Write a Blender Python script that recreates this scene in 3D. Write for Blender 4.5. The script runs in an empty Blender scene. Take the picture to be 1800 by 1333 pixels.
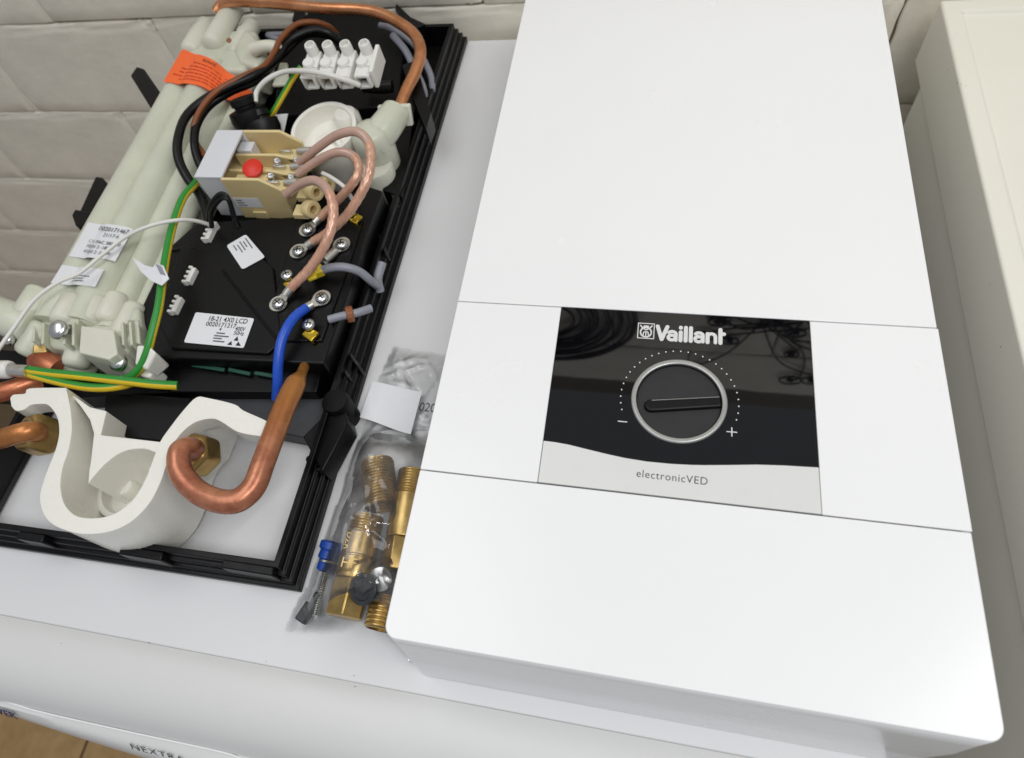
import bpy, bmesh, math, random
from mathutils import Vector, Matrix, Euler

random.seed(7)
S = 0.001                      # everything below is written in millimetres
scn = bpy.context.scene
COL = scn.collection

# ------------------------------------------------------------------ camera
F_PX, CX, CY = 1245.43, 833.65, 603.69
ROT = (0.5442452, 0.1647512, 0.1779042)
EYE = Vector((101.928, -33.3645, 408.3705))
cam_d = bpy.data.cameras.new('camera')
cam = bpy.data.objects.new('camera', cam_d)
COL.objects.link(cam)
cam.location = EYE * S
cam.rotation_euler = ROT
cam_d.sensor_width = 36.0
cam_d.sensor_fit = 'HORIZONTAL'
cam_d.lens = 36.0 * F_PX / 1800.0
cam_d.shift_x = (900 - CX) / 1800.0
cam_d.shift_y = (CY - 666.5) / 1800.0
cam_d.clip_start = 0.02
cam_d.clip_end = 50
cam_d.dof.use_dof = True
cam_d.dof.focus_distance = 0.40
cam_d.dof.aperture_fstop = 11.0
scn.camera = cam

# ------------------------------------------------------------------ world, lamps, exposure
world = bpy.data.worlds.new('World')
scn.world = world
world.use_nodes = True
bg = world.node_tree.nodes['Background']
bg.inputs[0].default_value = (0.9, 0.93, 1.0, 1)
bg.inputs[1].default_value = 0.25

def area(name, loc, target, sx, sy, power, colour):
    d = bpy.data.lights.new(name, 'AREA')
    d.shape = 'RECTANGLE'
    d.size = sx
    d.size_y = sy
    d.energy = power
    d.color = colour
    o = bpy.data.objects.new(name, d)
    COL.objects.link(o)
    o.location = loc
    o.rotation_euler = (Vector(target) - Vector(loc)).to_track_quat('-Z', 'Y').to_euler()
    return o
area('overhead_area', (0.62, -0.32, 1.35), (0.15, 0.28, 0), 1.2, 0.06, 4.2, (1.0, 1.0, 0.99))
area('overhead_area', (0.62, -0.06, 1.35), (0.15, 0.28, 0), 1.2, 0.06, 4.2, (1.0, 1.0, 0.99))
area('overhead_area', (-0.75, 0.0, 2.3), (0.0, 0.25, 0), 2.0, 1.2, 16.0, (0.98, 0.99, 1.0))  # broad soft fill, added to lift the dim left-facing sides; no known fixture
scn.view_settings.view_transform = 'Standard'
scn.view_settings.look = 'None'
scn.view_settings.gamma = 1.0
scn.view_settings.exposure = 0.24
scn.cycles.use_denoising = True
scn.cycles.max_bounces = 10
scn.cycles.transparent_max_bounces = 24
scn.cycles.caustics_reflective = False
scn.cycles.caustics_refractive = False

# ------------------------------------------------------------------ helpers
MROT = Euler(ROT).to_matrix()

def B(u, v, z):
    """point at height z (mm) on the line of sight of a photograph pixel"""
    d = MROT @ Vector(((u - CX) / F_PX, -(v - CY) / F_PX, -1.0))
    t = (z - EYE.z) / d.z
    return EYE + d * t

def BY(u, v, y):
    d = MROT @ Vector(((u - CX) / F_PX, -(v - CY) / F_PX, -1.0))
    t = (y - EYE.y) / d.y
    return EYE + d * t

def lin(c):
    def f(x):
        x = x / 255.0
        return x / 12.92 if x <= 0.04045 else ((x + 0.055) / 1.055) ** 2.4
    return (f(c[0]), f(c[1]), f(c[2]), 1.0)

MATS = {}

def mat(name, rgb, rough=0.5, metal=0.0, var=0.06, scale=60.0, bump=0.0, bscale=400.0, coat=0.0, sss=0.0,
        rgb2=None, spec=0.5, ior=1.5, rvar=0.08, trans=0.0):
    m = bpy.data.materials.new(name)
    m.use_nodes = True
    nt = m.node_tree
    N = nt.nodes
    L = nt.links
    p = N['Principled BSDF']
    base = lin(rgb)
    tc = N.new('ShaderNodeTexCoord')
    nz = N.new('ShaderNodeTexNoise')
    nz.inputs['Scale'].default_value = scale
    nz.inputs['Detail'].default_value = 6.0
    nz.inputs['Roughness'].default_value = 0.65
    L.new(tc.outputs['Object'], nz.inputs['Vector'])
    ramp = N.new('ShaderNodeValToRGB')
    ramp.color_ramp.elements[0].position = 0.3
    ramp.color_ramp.elements[1].position = 0.72
    a = tuple(c * (1 - var) for c in base[:3]) + (1,)
    b = lin(rgb2) if rgb2 else tuple(min(1, c * (1 + var)) for c in base[:3]) + (1,)
    ramp.color_ramp.elements[0].color = a
    ramp.color_ramp.elements[1].color = b
    L.new(nz.outputs['Fac'], ramp.inputs['Fac'])
    L.new(ramp.outputs['Color'], p.inputs['Base Color'])
    mr = N.new('ShaderNodeMapRange')
    mr.inputs['To Min'].default_value = max(0.02, rough - rvar)
    mr.inputs['To Max'].default_value = min(1.0, rough + rvar)
    nz2 = N.new('ShaderNodeTexNoise')
    nz2.inputs['Scale'].default_value = scale * 3.1
    nz2.inputs['Detail'].default_value = 4.0
    L.new(tc.outputs['Object'], nz2.inputs['Vector'])
    L.new(nz2.outputs['Fac'], mr.inputs['Value'])
    L.new(mr.outputs['Result'], p.inputs['Roughness'])
    p.inputs['Metallic'].default_value = metal
    p.inputs['Specular IOR Level'].default_value = spec
    p.inputs['IOR'].default_value = ior
    if coat:
        p.inputs['Coat Weight'].default_value = coat
        p.inputs['Coat Roughness'].default_value = 0.08
    if sss:
        p.inputs['Subsurface Weight'].default_value = sss
        p.inputs['Subsurface Radius'].default_value = (1.0, 1.0, 0.8)
        p.inputs['Subsurface Scale'].default_value = 0.004
    if trans:
        p.inputs['Transmission Weight'].default_value = trans
    if bump:
        nb = N.new('ShaderNodeTexNoise')
        nb.inputs['Scale'].default_value = bscale
        nb.inputs['Detail'].default_value = 5.0
        L.new(tc.outputs['Object'], nb.inputs['Vector'])
        bm = N.new('ShaderNodeBump')
        bm.inputs['Strength'].default_value = bump
        bm.inputs['Distance'].default_value = 0.001
        L.new(nb.outputs['Fac'], bm.inputs['Height'])
        L.new(bm.outputs['Normal'], p.inputs['Normal'])
    MATS[name] = m
    return m

class MB:
    def __init__(self):
        self.v = []
        self.f = []
        self.m = []

    def add(self, vs, fs, mi=0):
        o = len(self.v)
        self.v += [Vector(x) for x in vs]
        for f in fs:
            self.f.append([i + o for i in f])
            self.m.append(mi)

    def box(self, x0, x1, y0, y1, z0, z1, mi=0):
        vs = [(x0, y0, z0), (x1, y0, z0), (x1, y1, z0), (x0, y1, z0), (x0, y0, z1), (x1, y0, z1), (x1, y1, z1), (x0, y1, z1)]
        self.add(vs, [(3, 2, 1, 0), (4, 5, 6, 7), (0, 1, 5, 4), (1, 2, 6, 5), (2, 3, 7, 6), (3, 0, 4, 7)], mi)

    def obox(self, c, ex, ey, ez, hx, hy, hz, mi=0):
        """box with its own axes, c the centre, half sizes"""
        ex, ey, ez, c = Vector(ex).normalized(), Vector(ey).normalized(), Vector(ez).normalized(), Vector(c)
        vs = []
        for sz in (-1, 1):
            for sx, sy in ((-1, -1), (1, -1), (1, 1), (-1, 1)):
                vs.append(c + ex * hx * sx + ey * hy * sy + ez * hz * sz)
        self.add(vs, [(3, 2, 1, 0), (4, 5, 6, 7), (0, 1, 5, 4), (1, 2, 6, 5), (2, 3, 7, 6), (3, 0, 4, 7)], mi)

    def prism(self, top, z0, mi=0, taper=None):
        """upright prism: top ring of 3-D points, dropped to height z0"""
        top = [Vector(t) for t in top]
        ar = sum(top[i].x * top[(i + 1) % len(top)].y - top[(i + 1) % len(top)].x * top[i].y for i in range(len(top)))
        if ar < 0:
            top.reverse()
        n = len(top)
        c = sum(top, Vector()) / n
        bot = []
        for t in top:
            q = Vector((t.x, t.y, z0))
            if taper:
                q = Vector((c.x + (t.x - c.x) * taper, c.y + (t.y - c.y) * taper, z0))
            bot.append(q)
        fs = [list(range(n)), list(range(2 * n - 1, n - 1, -1))]
        for i in range(n):
            j = (i + 1) % n
            fs.append((i, i + n, j + n, j))
        self.add(top + bot, fs, mi)

    def slab(self, ring, off, mi=0):
        """any flat ring of points pushed along the vector off"""
        ring = [Vector(t) for t in ring]
        off = Vector(off)
        n = len(ring)
        nrm = Vector()
        for i in range(n):
            a, b = ring[i], ring[(i + 1) % n]
            nrm += a.cross(b)
        if nrm.dot(off) > 0:
            ring.reverse()
        vs = ring + [r + off for r in ring]
        fs = [list(range(n)), list(range(2 * n - 1, n - 1, -1))]
        for i in range(n):
            j = (i + 1) % n
            fs.append((i, i + n, j + n, j))
        self.add(vs, fs, mi)

    def tube(self, pts, r, seg=14, sub=8, mi=0, stripe=None, strands=0, twist=0.0, caps=True, smooth=True, start=0.0):
        pts = [Vector(p) for p in pts]
        P, Rr = [], []
        n = len(pts)
        rs = r if isinstance(r, (list, tuple)) else [r] * n
        if smooth and n > 2:
            for i in range(n - 1):
                p0 = pts[i - 1] if i > 0 else pts[i] * 2 - pts[i + 1]
                p1, p2 = pts[i], pts[i + 1]
                p3 = pts[i + 2] if i + 2 < n else pts[i + 1] * 2 - pts[i]
                for k in range(sub):
                    t = k / sub
                    P.append(0.5 * ((2 * p1) + (p2 - p0) * t + (2 * p0 - 5 * p1 + 4 * p2 - p3) * t * t + (3 * p1 - p0 - 3 * p2 + p3) * t ** 3))
                    Rr.append(rs[i] * (1 - t) + rs[i + 1] * t)
            P.append(pts[-1])
            Rr.append(rs[-1])
        else:
            P, Rr = pts, list(rs)
        m = len(P)
        tang = [(P[min(i + 1, m - 1)] - P[max(i - 1, 0)]).normalized() for i in range(m)]
        up = Vector((0, 0, 1))
        if abs(tang[0].dot(up)) > 0.95:
            up = Vector((0, 1, 0))
        a = (up - tang[0] * up.dot(tang[0])).normalized()
        vs, fs, mm = [], [], []
        s = 0.0
        for i in range(m):
            if i:
                a = (a - tang[i] * a.dot(tang[i]))
                a = a.normalized() if a.length > 1e-6 else tang[i].orthogonal().normalized()
                s += (P[i] - P[i - 1]).length
            b = tang[i].cross(a)
            for k in range(seg):
                th = 2 * math.pi * k / seg
                rr = Rr[i]
                if strands and i > m * start:
                    rr *= 1 + 0.045 * math.cos(strands * th + twist * s)
                vs.append(P[i] + (a * math.cos(th) + b * math.sin(th)) * rr)
        o = len(self.v)
        self.v += vs
        for i in range(m - 1):
            for k in range(seg):
                k2 = (k + 1) % seg
                self.f.append([o + i * seg + k, o + i * seg + k2, o + (i + 1) * seg + k2, o + (i + 1) * seg + k])
                if stripe:
                    q = (k + stripe[1] + int(i * stripe[2])) % seg
                    self.m.append(1 if q < stripe[0] else 0)
                else:
                    self.m.append(mi)
        if caps:
            self.f.append([o + k for k in range(seg - 1, -1, -1)])
            self.m.append(mi)
            self.f.append([o + (m - 1) * seg + k for k in range(seg)])
            self.m.append(mi)

    def lathe(self, prof, org, axis, seg=32, mi=0, rot=0.0, close=True):
        """prof: (radius, height along axis)"""
        org, ax = Vector(org), Vector(axis).normalized()
        a = ax.orthogonal().normalized()
        b = ax.cross(a)
        o = len(self.v)
        for (r, h) in prof:
            for k in range(seg):
                th = 2 * math.pi * k / seg + rot
                self.v.append(org + ax * h + (a * math.cos(th) + b * math.sin(th)) * r)
        m = len(prof)
        for i in range(m - 1):
            for k in range(seg):
                k2 = (k + 1) % seg
                self.f.append([o + i * seg + k, o + i * seg + k2, o + (i + 1) * seg + k2, o + (i + 1) * seg + k])
                self.m.append(mi)
        if close:
            if prof[0][0] > 1e-6:
                self.f.append([o + k for k in range(seg - 1, -1, -1)])
                self.m.append(mi)
            if prof[-1][0] > 1e-6:
                self.f.append([o + (m - 1) * seg + k for k in range(seg)])
                self.m.append(mi)

    def build(self, name, mats, parent=None, bevel=0.0, angle=35, segs=2, flat=False):
        org = ORG.get(parent.name, Vector()) if parent else Vector()
        me = bpy.data.meshes.new(name)
        me.from_pydata([(v - org) * S for v in self.v], [], self.f)
        if not isinstance(mats, (list, tuple)):
            mats = [mats]
        for mt in mats:
            me.materials.append(MATS[mt])
        for p, i in zip(me.polygons, self.m):
            p.material_index = i
            p.use_smooth = not flat
        bm = bmesh.new()
        bm.from_mesh(me)
        bmesh.ops.remove_doubles(bm, verts=bm.verts, dist=1e-7)
        bmesh.ops.recalc_face_normals(bm, faces=bm.faces)
        bm.to_mesh(me)
        bm.free()
        if not flat:
            me.set_sharp_from_angle(angle=math.radians(angle))
        o = bpy.data.objects.new(name, me)
        COL.objects.link(o)
        if parent:
            o.parent = parent
            ORG[o.name] = org
        if bevel:
            md = o.modifiers.new('bevel', 'BEVEL')
            md.width = bevel * S
            md.segments = segs
            md.limit_method = 'ANGLE'
            md.angle_limit = math.radians(angle)
            md.harden_normals = False
            for p in me.polygons:
                p.use_smooth = True
        return o

ORG = {}

def tag(o, label, cat, group=None):
    o['label'] = label
    o['category'] = cat
    if group:
        o['group'] = group
    return o

def thing(name, label, cat, loc, group=None):
    o = bpy.data.objects.new(name, None)
    COL.objects.link(o)
    o.location = Vector(loc) * S
    o.empty_display_size = 0.01
    ORG[o.name] = Vector(loc)
    return tag(o, label, cat, group)

def structure(o):
    o['kind'] = 'structure'
    return o

def text_mesh(body, name, matname, parent, origin, ex, ey, size, thick=0.15, bold=0.0, squeeze=1.0, align='LEFT', spacing=1.0):
    """lettering standing 'size' mm tall (em) at origin, along ex, up ey"""
    c = bpy.data.curves.new(name, 'FONT')
    c.body = body
    c.size = 1.0
    c.align_x = align
    c.offset = bold
    c.space_character = spacing
    c.resolution_u = 3
    tmp = bpy.data.objects.new('lettering', c)
    COL.objects.link(tmp)
    dg = bpy.context.evaluated_depsgraph_get()
    dg.update()
    me = bpy.data.meshes.new_from_object(tmp.evaluated_get(dg))
    bpy.data.objects.remove(tmp)
    bpy.data.curves.remove(c)
    ex, ey = Vector(ex).normalized(), Vector(ey).normalized()
    ez = ex.cross(ey).normalized()
    org = ORG.get(parent.name, Vector())
    for v in me.vertices:
        p = Vector(origin) + ex * (v.co.x * size * squeeze) + ey * (v.co.y * size) + ez * thick
        v.co = (p - org) * S
    me.materials.clear()
    me.materials.append(MATS[matname])
    me.name = name
    o = bpy.data.objects.new(name, me)
    COL.objects.link(o)
    o.parent = parent
    ORG[o.name] = org
    return o

# ------------------------------------------------------------------ materials
mat('brick_paint', (240, 234, 219), 0.48, var=0.09, scale=16, bump=0.55, bscale=75, spec=0.45)
mat('mortar_paint', (120, 114, 102), 0.8, var=0.08, scale=30, bump=0.9, bscale=120, spec=0.3)
mat('machine_white', (222, 222, 223), 0.42, var=0.015, scale=5, bump=0.03, bscale=900, spec=0.4)
mat('machine_plastic', (216, 216, 214), 0.38, var=0.02, scale=9, bump=0.03, bscale=700, spec=0.4)
mat('machine_grey', (170, 169, 167), 0.4, var=0.02, scale=9)
mat('cream', (232, 229, 217), 0.4, var=0.025, scale=7, bump=0.04, bscale=500, spec=0.4)
mat('cream_side_brightened', (240, 238, 226), 0.5, var=0.03, scale=7, bump=0.05, bscale=400, spec=0.35)  # same cream made paler, brightening in colour a side that little light reaches
mat('cover_white', (240, 240, 240), 0.24, var=0.012, scale=5, bump=0.015, bscale=1800, spec=0.45, rvar=0.1)
mat('black_glass', (7, 7, 10), 0.02, var=0.1, scale=20, spec=0.5, ior=1.66, rvar=0.005)
mat('silver_paint', (220, 220, 217), 0.35, var=0.02, scale=30, metal=0.0)
mat('dial_silver', (172, 172, 168), 0.3, metal=0.35, var=0.03)
mat('knob_black', (17, 17, 19), 0.5, var=0.15, scale=300, bump=0.15, bscale=2500)
mat('print_white', (225, 225, 222), 0.5, var=0.01)
mat('print_black', (32, 32, 36), 0.6, var=0.05)
mat('print_grey', (92, 92, 96), 0.6, var=0.05)
mat('dirt', (96, 88, 76), 0.8)
mat('print_navy', (36, 38, 92), 0.5, var=0.05)
mat('gap_dark', (40, 38, 40), 0.7)
mat('black_plastic', (7, 7, 9), 0.36, var=0.25, scale=40, bump=0.1, bscale=1300, spec=0.26)
mat('black_plastic_dull', (8, 8, 10), 0.5, var=0.25, scale=60, bump=0.12, bscale=900, spec=0.22)
mat('dark_grey_plastic', (50, 51, 55), 0.5, var=0.1, scale=60)
mat('rib_plastic', (38, 38, 41), 0.45, var=0.2, scale=60)
mat('black_rubber', (9, 9, 10), 0.42, var=0.2, scale=120, spec=0.3)
mat('nylon', (206, 208, 190), 0.32, var=0.07, scale=26, bump=0.05, bscale=500, sss=0.5, spec=0.5)
mat('nylon_pale', (216, 215, 200), 0.4, var=0.04, scale=26, bump=0.05, bscale=500, sss=0.35, spec=0.45)
mat('ivory_plastic', (237, 235, 226), 0.26, var=0.02, scale=26, bump=0.05, bscale=700, sss=0.2, spec=0.45)
mat('white_plastic', (232, 231, 226), 0.36, var=0.015, scale=40, sss=0.15)
mat('beige_plastic', (222, 202, 150), 0.42, var=0.03, scale=40, sss=0.15)
mat('white_shell', (214, 215, 220), 0.4, var=0.02, scale=40)
mat('orange_label', (255, 110, 50), 0.5, var=0.03, scale=60)
mat('orange_ink', (190, 50, 22), 0.6)
mat('paper_white', (226, 227, 230), 0.5, var=0.015, scale=60)
mat('red_plastic', (214, 42, 22), 0.4, var=0.05)
mat('copper', (206, 130, 84), 0.26, metal=0.8, var=0.25, scale=36, rgb2=(230, 166, 122), rvar=0.12, bump=0.05, bscale=900)
mat('copper_red', (176, 80, 58), 0.34, metal=0.55, var=0.25, scale=42, rgb2=(220, 146, 104), rvar=0.16, bump=0.08, bscale=900)
mat('copper_brown', (170, 112, 52), 0.34, metal=0.6, var=0.25, scale=42, rgb2=(214, 142, 88), rvar=0.16, bump=0.08, bscale=900)
mat('braid_copper', (216, 160, 134), 0.32, metal=0.25, var=0.16, scale=180, coat=0.6, rgb2=(226, 178, 150))
mat('sheath_pink', (196, 160, 144), 0.25, metal=0.1, var=0.1, scale=120, coat=0.7)
mat('brass', (176, 146, 88), 0.34, metal=0.85, var=0.25, scale=60, rgb2=(208, 178, 116), rvar=0.12)
mat('brass_dark', (172, 140, 84), 0.36, metal=0.85, var=0.2, scale=50, rgb2=(196, 164, 104), rvar=0.12)
mat('brass_clip', (206, 176, 60), 0.22, metal=0.95, var=0.08, scale=90)
mat('steel', (214, 216, 216), 0.25, metal=1.0, var=0.08, scale=140)
mat('tin', (214, 212, 204), 0.32, metal=0.9, var=0.1, scale=140)
mat('wire_black', (10, 10, 11), 0.38, var=0.1, spec=0.35)
mat('wire_brown', (128, 72, 36), 0.4, var=0.08)
mat('wire_white', (226, 224, 218), 0.4, var=0.03)
mat('wire_blue', (36, 84, 196), 0.32, var=0.05)
mat('wire_grey', (142, 144, 154), 0.4, var=0.05)
mat('wire_green', (44, 140, 52), 0.38, var=0.06)
mat('wire_yellow', (222, 190, 40), 0.38, var=0.05)
mat('yellow_plastic', (214, 190, 44), 0.4, var=0.05)
mat('brown_plastic', (140, 84, 50), 0.35, var=0.08)
mat('board_green', (30, 78, 62), 0.5, var=0.2, scale=300)
mat('blue_plastic', (26, 70, 158), 0.45, var=0.06)
mat('dark_rubber', (66, 69, 72), 0.28, var=0.2, scale=150, metal=0.5)
mat('zinc', (214, 216, 214), 0.3, metal=0.9, var=0.12, scale=200)
mat('floor_tile', (168, 134, 86), 0.5, var=0.14, scale=30, rgb2=(184, 150, 100), bump=0.2, bscale=120)
mat('floor_grout', (110, 92, 66), 0.8, var=0.1)

def patina_material():
    """copper that goes from raw red to heat-browned towards its soldered end"""
    m = mat('copper_patina', (172, 88, 66), 0.34, metal=0.55, var=0.3, scale=48, rgb2=(214, 150, 114), rvar=0.16, bump=0.08, bscale=900)
    N, L = m.node_tree.nodes, m.node_tree.links
    p = N['Principled BSDF']
    tc = N.new('ShaderNodeTexCoord')
    sp = N.new('ShaderNodeSeparateXYZ')
    L.new(tc.outputs['Object'], sp.inputs[0])
    nz = N.new('ShaderNodeTexNoise')
    nz.inputs['Scale'].default_value = 55
    nz.inputs['Detail'].default_value = 5
    L.new(tc.outputs['Object'], nz.inputs['Vector'])
    ma = N.new('ShaderNodeMath')
    ma.operation = 'MULTIPLY_ADD'
    ma.inputs[1].default_value = 0.045
    L.new(nz.outputs['Fac'], ma.inputs[0])
    L.new(sp.outputs['Y'], ma.inputs[2])
    mr = N.new('ShaderNodeMapRange')
    mr.inputs['From Min'].default_value = -0.170
    mr.inputs['From Max'].default_value = -0.105
    L.new(ma.outputs[0], mr.inputs['Value'])
    mx = N.new('ShaderNodeMix')
    mx.data_type = 'RGBA'
    L.new(mr.outputs['Result'], mx.inputs['Factor'])
    src = p.inputs['Base Color'].links[0].from_socket
    L.new(src, mx.inputs['A'])
    mx.inputs['B'].default_value = lin((186, 126, 62))
    L.new(mx.outputs['Result'], p.inputs['Base Color'])
patina_material()

def film_material():
    m = bpy.data.materials.new('bag_film')
    m.use_nodes = True
    nt = m.node_tree
    N, L = nt.nodes, nt.links
    N.remove(N['Principled BSDF'])
    out = N['Material Output']
    tr = N.new('ShaderNodeBsdfTransparent')
    tr.inputs[0].default_value = (0.985, 0.985, 0.98, 1)
    gl = N.new('ShaderNodeBsdfGlossy')
    gl.inputs['Roughness'].default_value = 0.07
    gl.inputs['Color'].default_value = (1, 1, 1, 1)
    df = N.new('ShaderNodeBsdfDiffuse')
    df.inputs['Color'].default_value = (0.85, 0.85, 0.85, 1)
    fr = N.new('ShaderNodeFresnel')
    fr.inputs['IOR'].default_value = 1.55
    tc = N.new('ShaderNodeTexCoord')
    nz = N.new('ShaderNodeTexNoise')
    nz.inputs['Scale'].default_value = 90
    nz.inputs['Detail'].default_value = 3
    nz.inputs['Distortion'].default_value = 1.2
    bp_ = N.new('ShaderNodeBump')
    bp_.inputs['Strength'].default_value = 0.12
    bp_.inputs['Distance'].default_value = 0.002
    L.new(tc.outputs['Object'], nz.inputs['Vector'])
    L.new(nz.outputs['Fac'], bp_.inputs['Height'])
    for n in (gl, df, fr):
        L.new(bp_.outputs['Normal'], n.inputs['Normal'])
    m1 = N.new('ShaderNodeMixShader')
    m1.inputs[0].default_value = 0.05
    L.new(tr.outputs[0], m1.inputs[1])
    L.new(df.outputs[0], m1.inputs[2])
    m2 = N.new('ShaderNodeMixShader')
    L.new(fr.outputs[0], m2.inputs[0])
    L.new(m1.outputs[0], m2.inputs[1])
    L.new(gl.outputs[0], m2.inputs[2])
    L.new(m2.outputs[0], out.inputs['Surface'])
    MATS['bag_film'] = m
film_material()

# ================================================================== the setting
WALL_Y = 533.0
def build_wall():
    mb = MB()
    mb.box(-1500, 700, WALL_Y + 3.5, WALL_Y + 60, -900, 900)
    w = structure(mb.build('wall', 'mortar_paint'))
    PX, PZ = 229.0, 116.5
    JX, JZ = 12.0, 11.0
    Z0 = 28.0                                  # a bed joint in view
    meshes = []
    rnd = random.Random(3)
    CR = 2.0                                   # the crack left open beneath and beside each painted brick
    for k in range(6):
        bm = bmesh.new()
        W, H = PX - CR, PZ - CR
        xb, zb_ = W / 2 - 10.5, H / 2 - 9.5     # where the brick ends and its smeared mortar begins
        gx = [-W / 2, -W / 2 + 1.6] + [-W / 2 + 1.6 + q * (W - 18) / 12 for q in range(1, 12)] + [W / 2 - 16 + q * 2.9 for q in range(5)] + [W / 2 - 1.5, W / 2]
        gz = [-H / 2, -H / 2 + 1.6] + [-H / 2 + 1.6 + q * (H - 17) / 7 for q in range(1, 7)] + [H / 2 - 15 + q * 2.7 for q in range(5)] + [H / 2 - 1.5, H / 2]
        nx, nz = len(gx) - 1, len(gz) - 1
        grid = []
        wob = [rnd.uniform(0, 6.28) for _ in range(6)]
        for j in range(nz + 1):
            row = []
            for i in range(nx + 1):
                x = gx[i]
                z = gz[j]
                ex_ = xb + 2.2 * math.sin(z * .11 + wob[0]) + 1.2 * math.sin(z * .27 + wob[1])
                ez_ = zb_ + 2.0 * math.sin(x * .06 + wob[2]) + 1.2 * math.sin(x * .19 + wob[3])
                y = -1.0 + .25 * math.sin(x * .03 + wob[4]) + .12 * math.sin(z * .06 + wob[5]) + rnd.uniform(-.06, .06)
                m_ = max((x - ex_) / 4.0, (z - ez_) / 4.0)
                if m_ > 0:
                    y += min(1, m_) * 1.0 + rnd.uniform(-.95, .95)
                if i in (0, nx):
                    x += rnd.uniform(-.8, .8); y += .7
                if j in (0, nz):
                    z += rnd.uniform(-.8, .8); y += .7
                row.append(bm.verts.new((x * S, y * S, z * S)))
            grid.append(row)
        for j in range(nz):
            for i in range(nx):
                bm.faces.new((grid[j][i], grid[j][i + 1], grid[j + 1][i + 1], grid[j + 1][i]))
        ring = [grid[0][i] for i in range(nx + 1)] + [grid[j][nx] for j in range(1, nz + 1)] + [grid[nz][i] for i in range(nx - 1, -1, -1)] + [grid[j][0] for j in range(nz - 1, 0, -1)]
        back = [bm.verts.new((v.co.x, 0.009, v.co.z)) for v in ring]
        for i in range(len(ring)):
            j = (i + 1) % len(ring)
            bm.faces.new((ring[j], ring[i], back[i], back[j]))
        me = bpy.data.meshes.new('brick')
        bm.to_mesh(me)
        bm.free()
        for p in me.polygons:
            p.use_smooth = True
        me.materials.append(MATS['brick_paint'])
        meshes.append(me)
    for r in range(-5, 7):
        zc = Z0 + (r + 0.5) * PZ
        off = -514.0 if r % 2 == 0 else -514.0 + PX / 2
        for i in range(-3, 6):
            xc = off + (i + 0.5) * PX
            if xc < -1150 or xc > 560:
                continue
            o = bpy.data.objects.new('brick', rnd.choice(meshes))
            COL.objects.link(o)
            o.parent = w
            o.location = Vector((xc, WALL_Y + rnd.uniform(-0.4, 0.5), zc + rnd.uniform(-1, 1))) * S
            o.rotation_euler = (0, rnd.uniform(-0.004, 0.004), 0)
    return w
build_wall()

def build_floor():
    mb = MB()
    mb.box(-2200, 900, -1500, WALL_Y + 50, -880, -856)
    f = structure(mb.build('floor', 'floor_grout'))
    me = None
    for i in range(8):
        for j in range(5):
            x, y = -1900 + i * 205.0, -760 + j * 205.0
            if me is None:
                b = MB()
                b.box(-100, 100, -100, 100, -2, 2)
                o = b.build('tile', 'floor_tile', None, bevel=1.5)
                me = o.data
                base = o
            else:
                o = base.copy()
                COL.objects.link(o)
            o.parent = f
            o.location = Vector((x, y, -853.8)) * S
    return f
build_floor()

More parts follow.
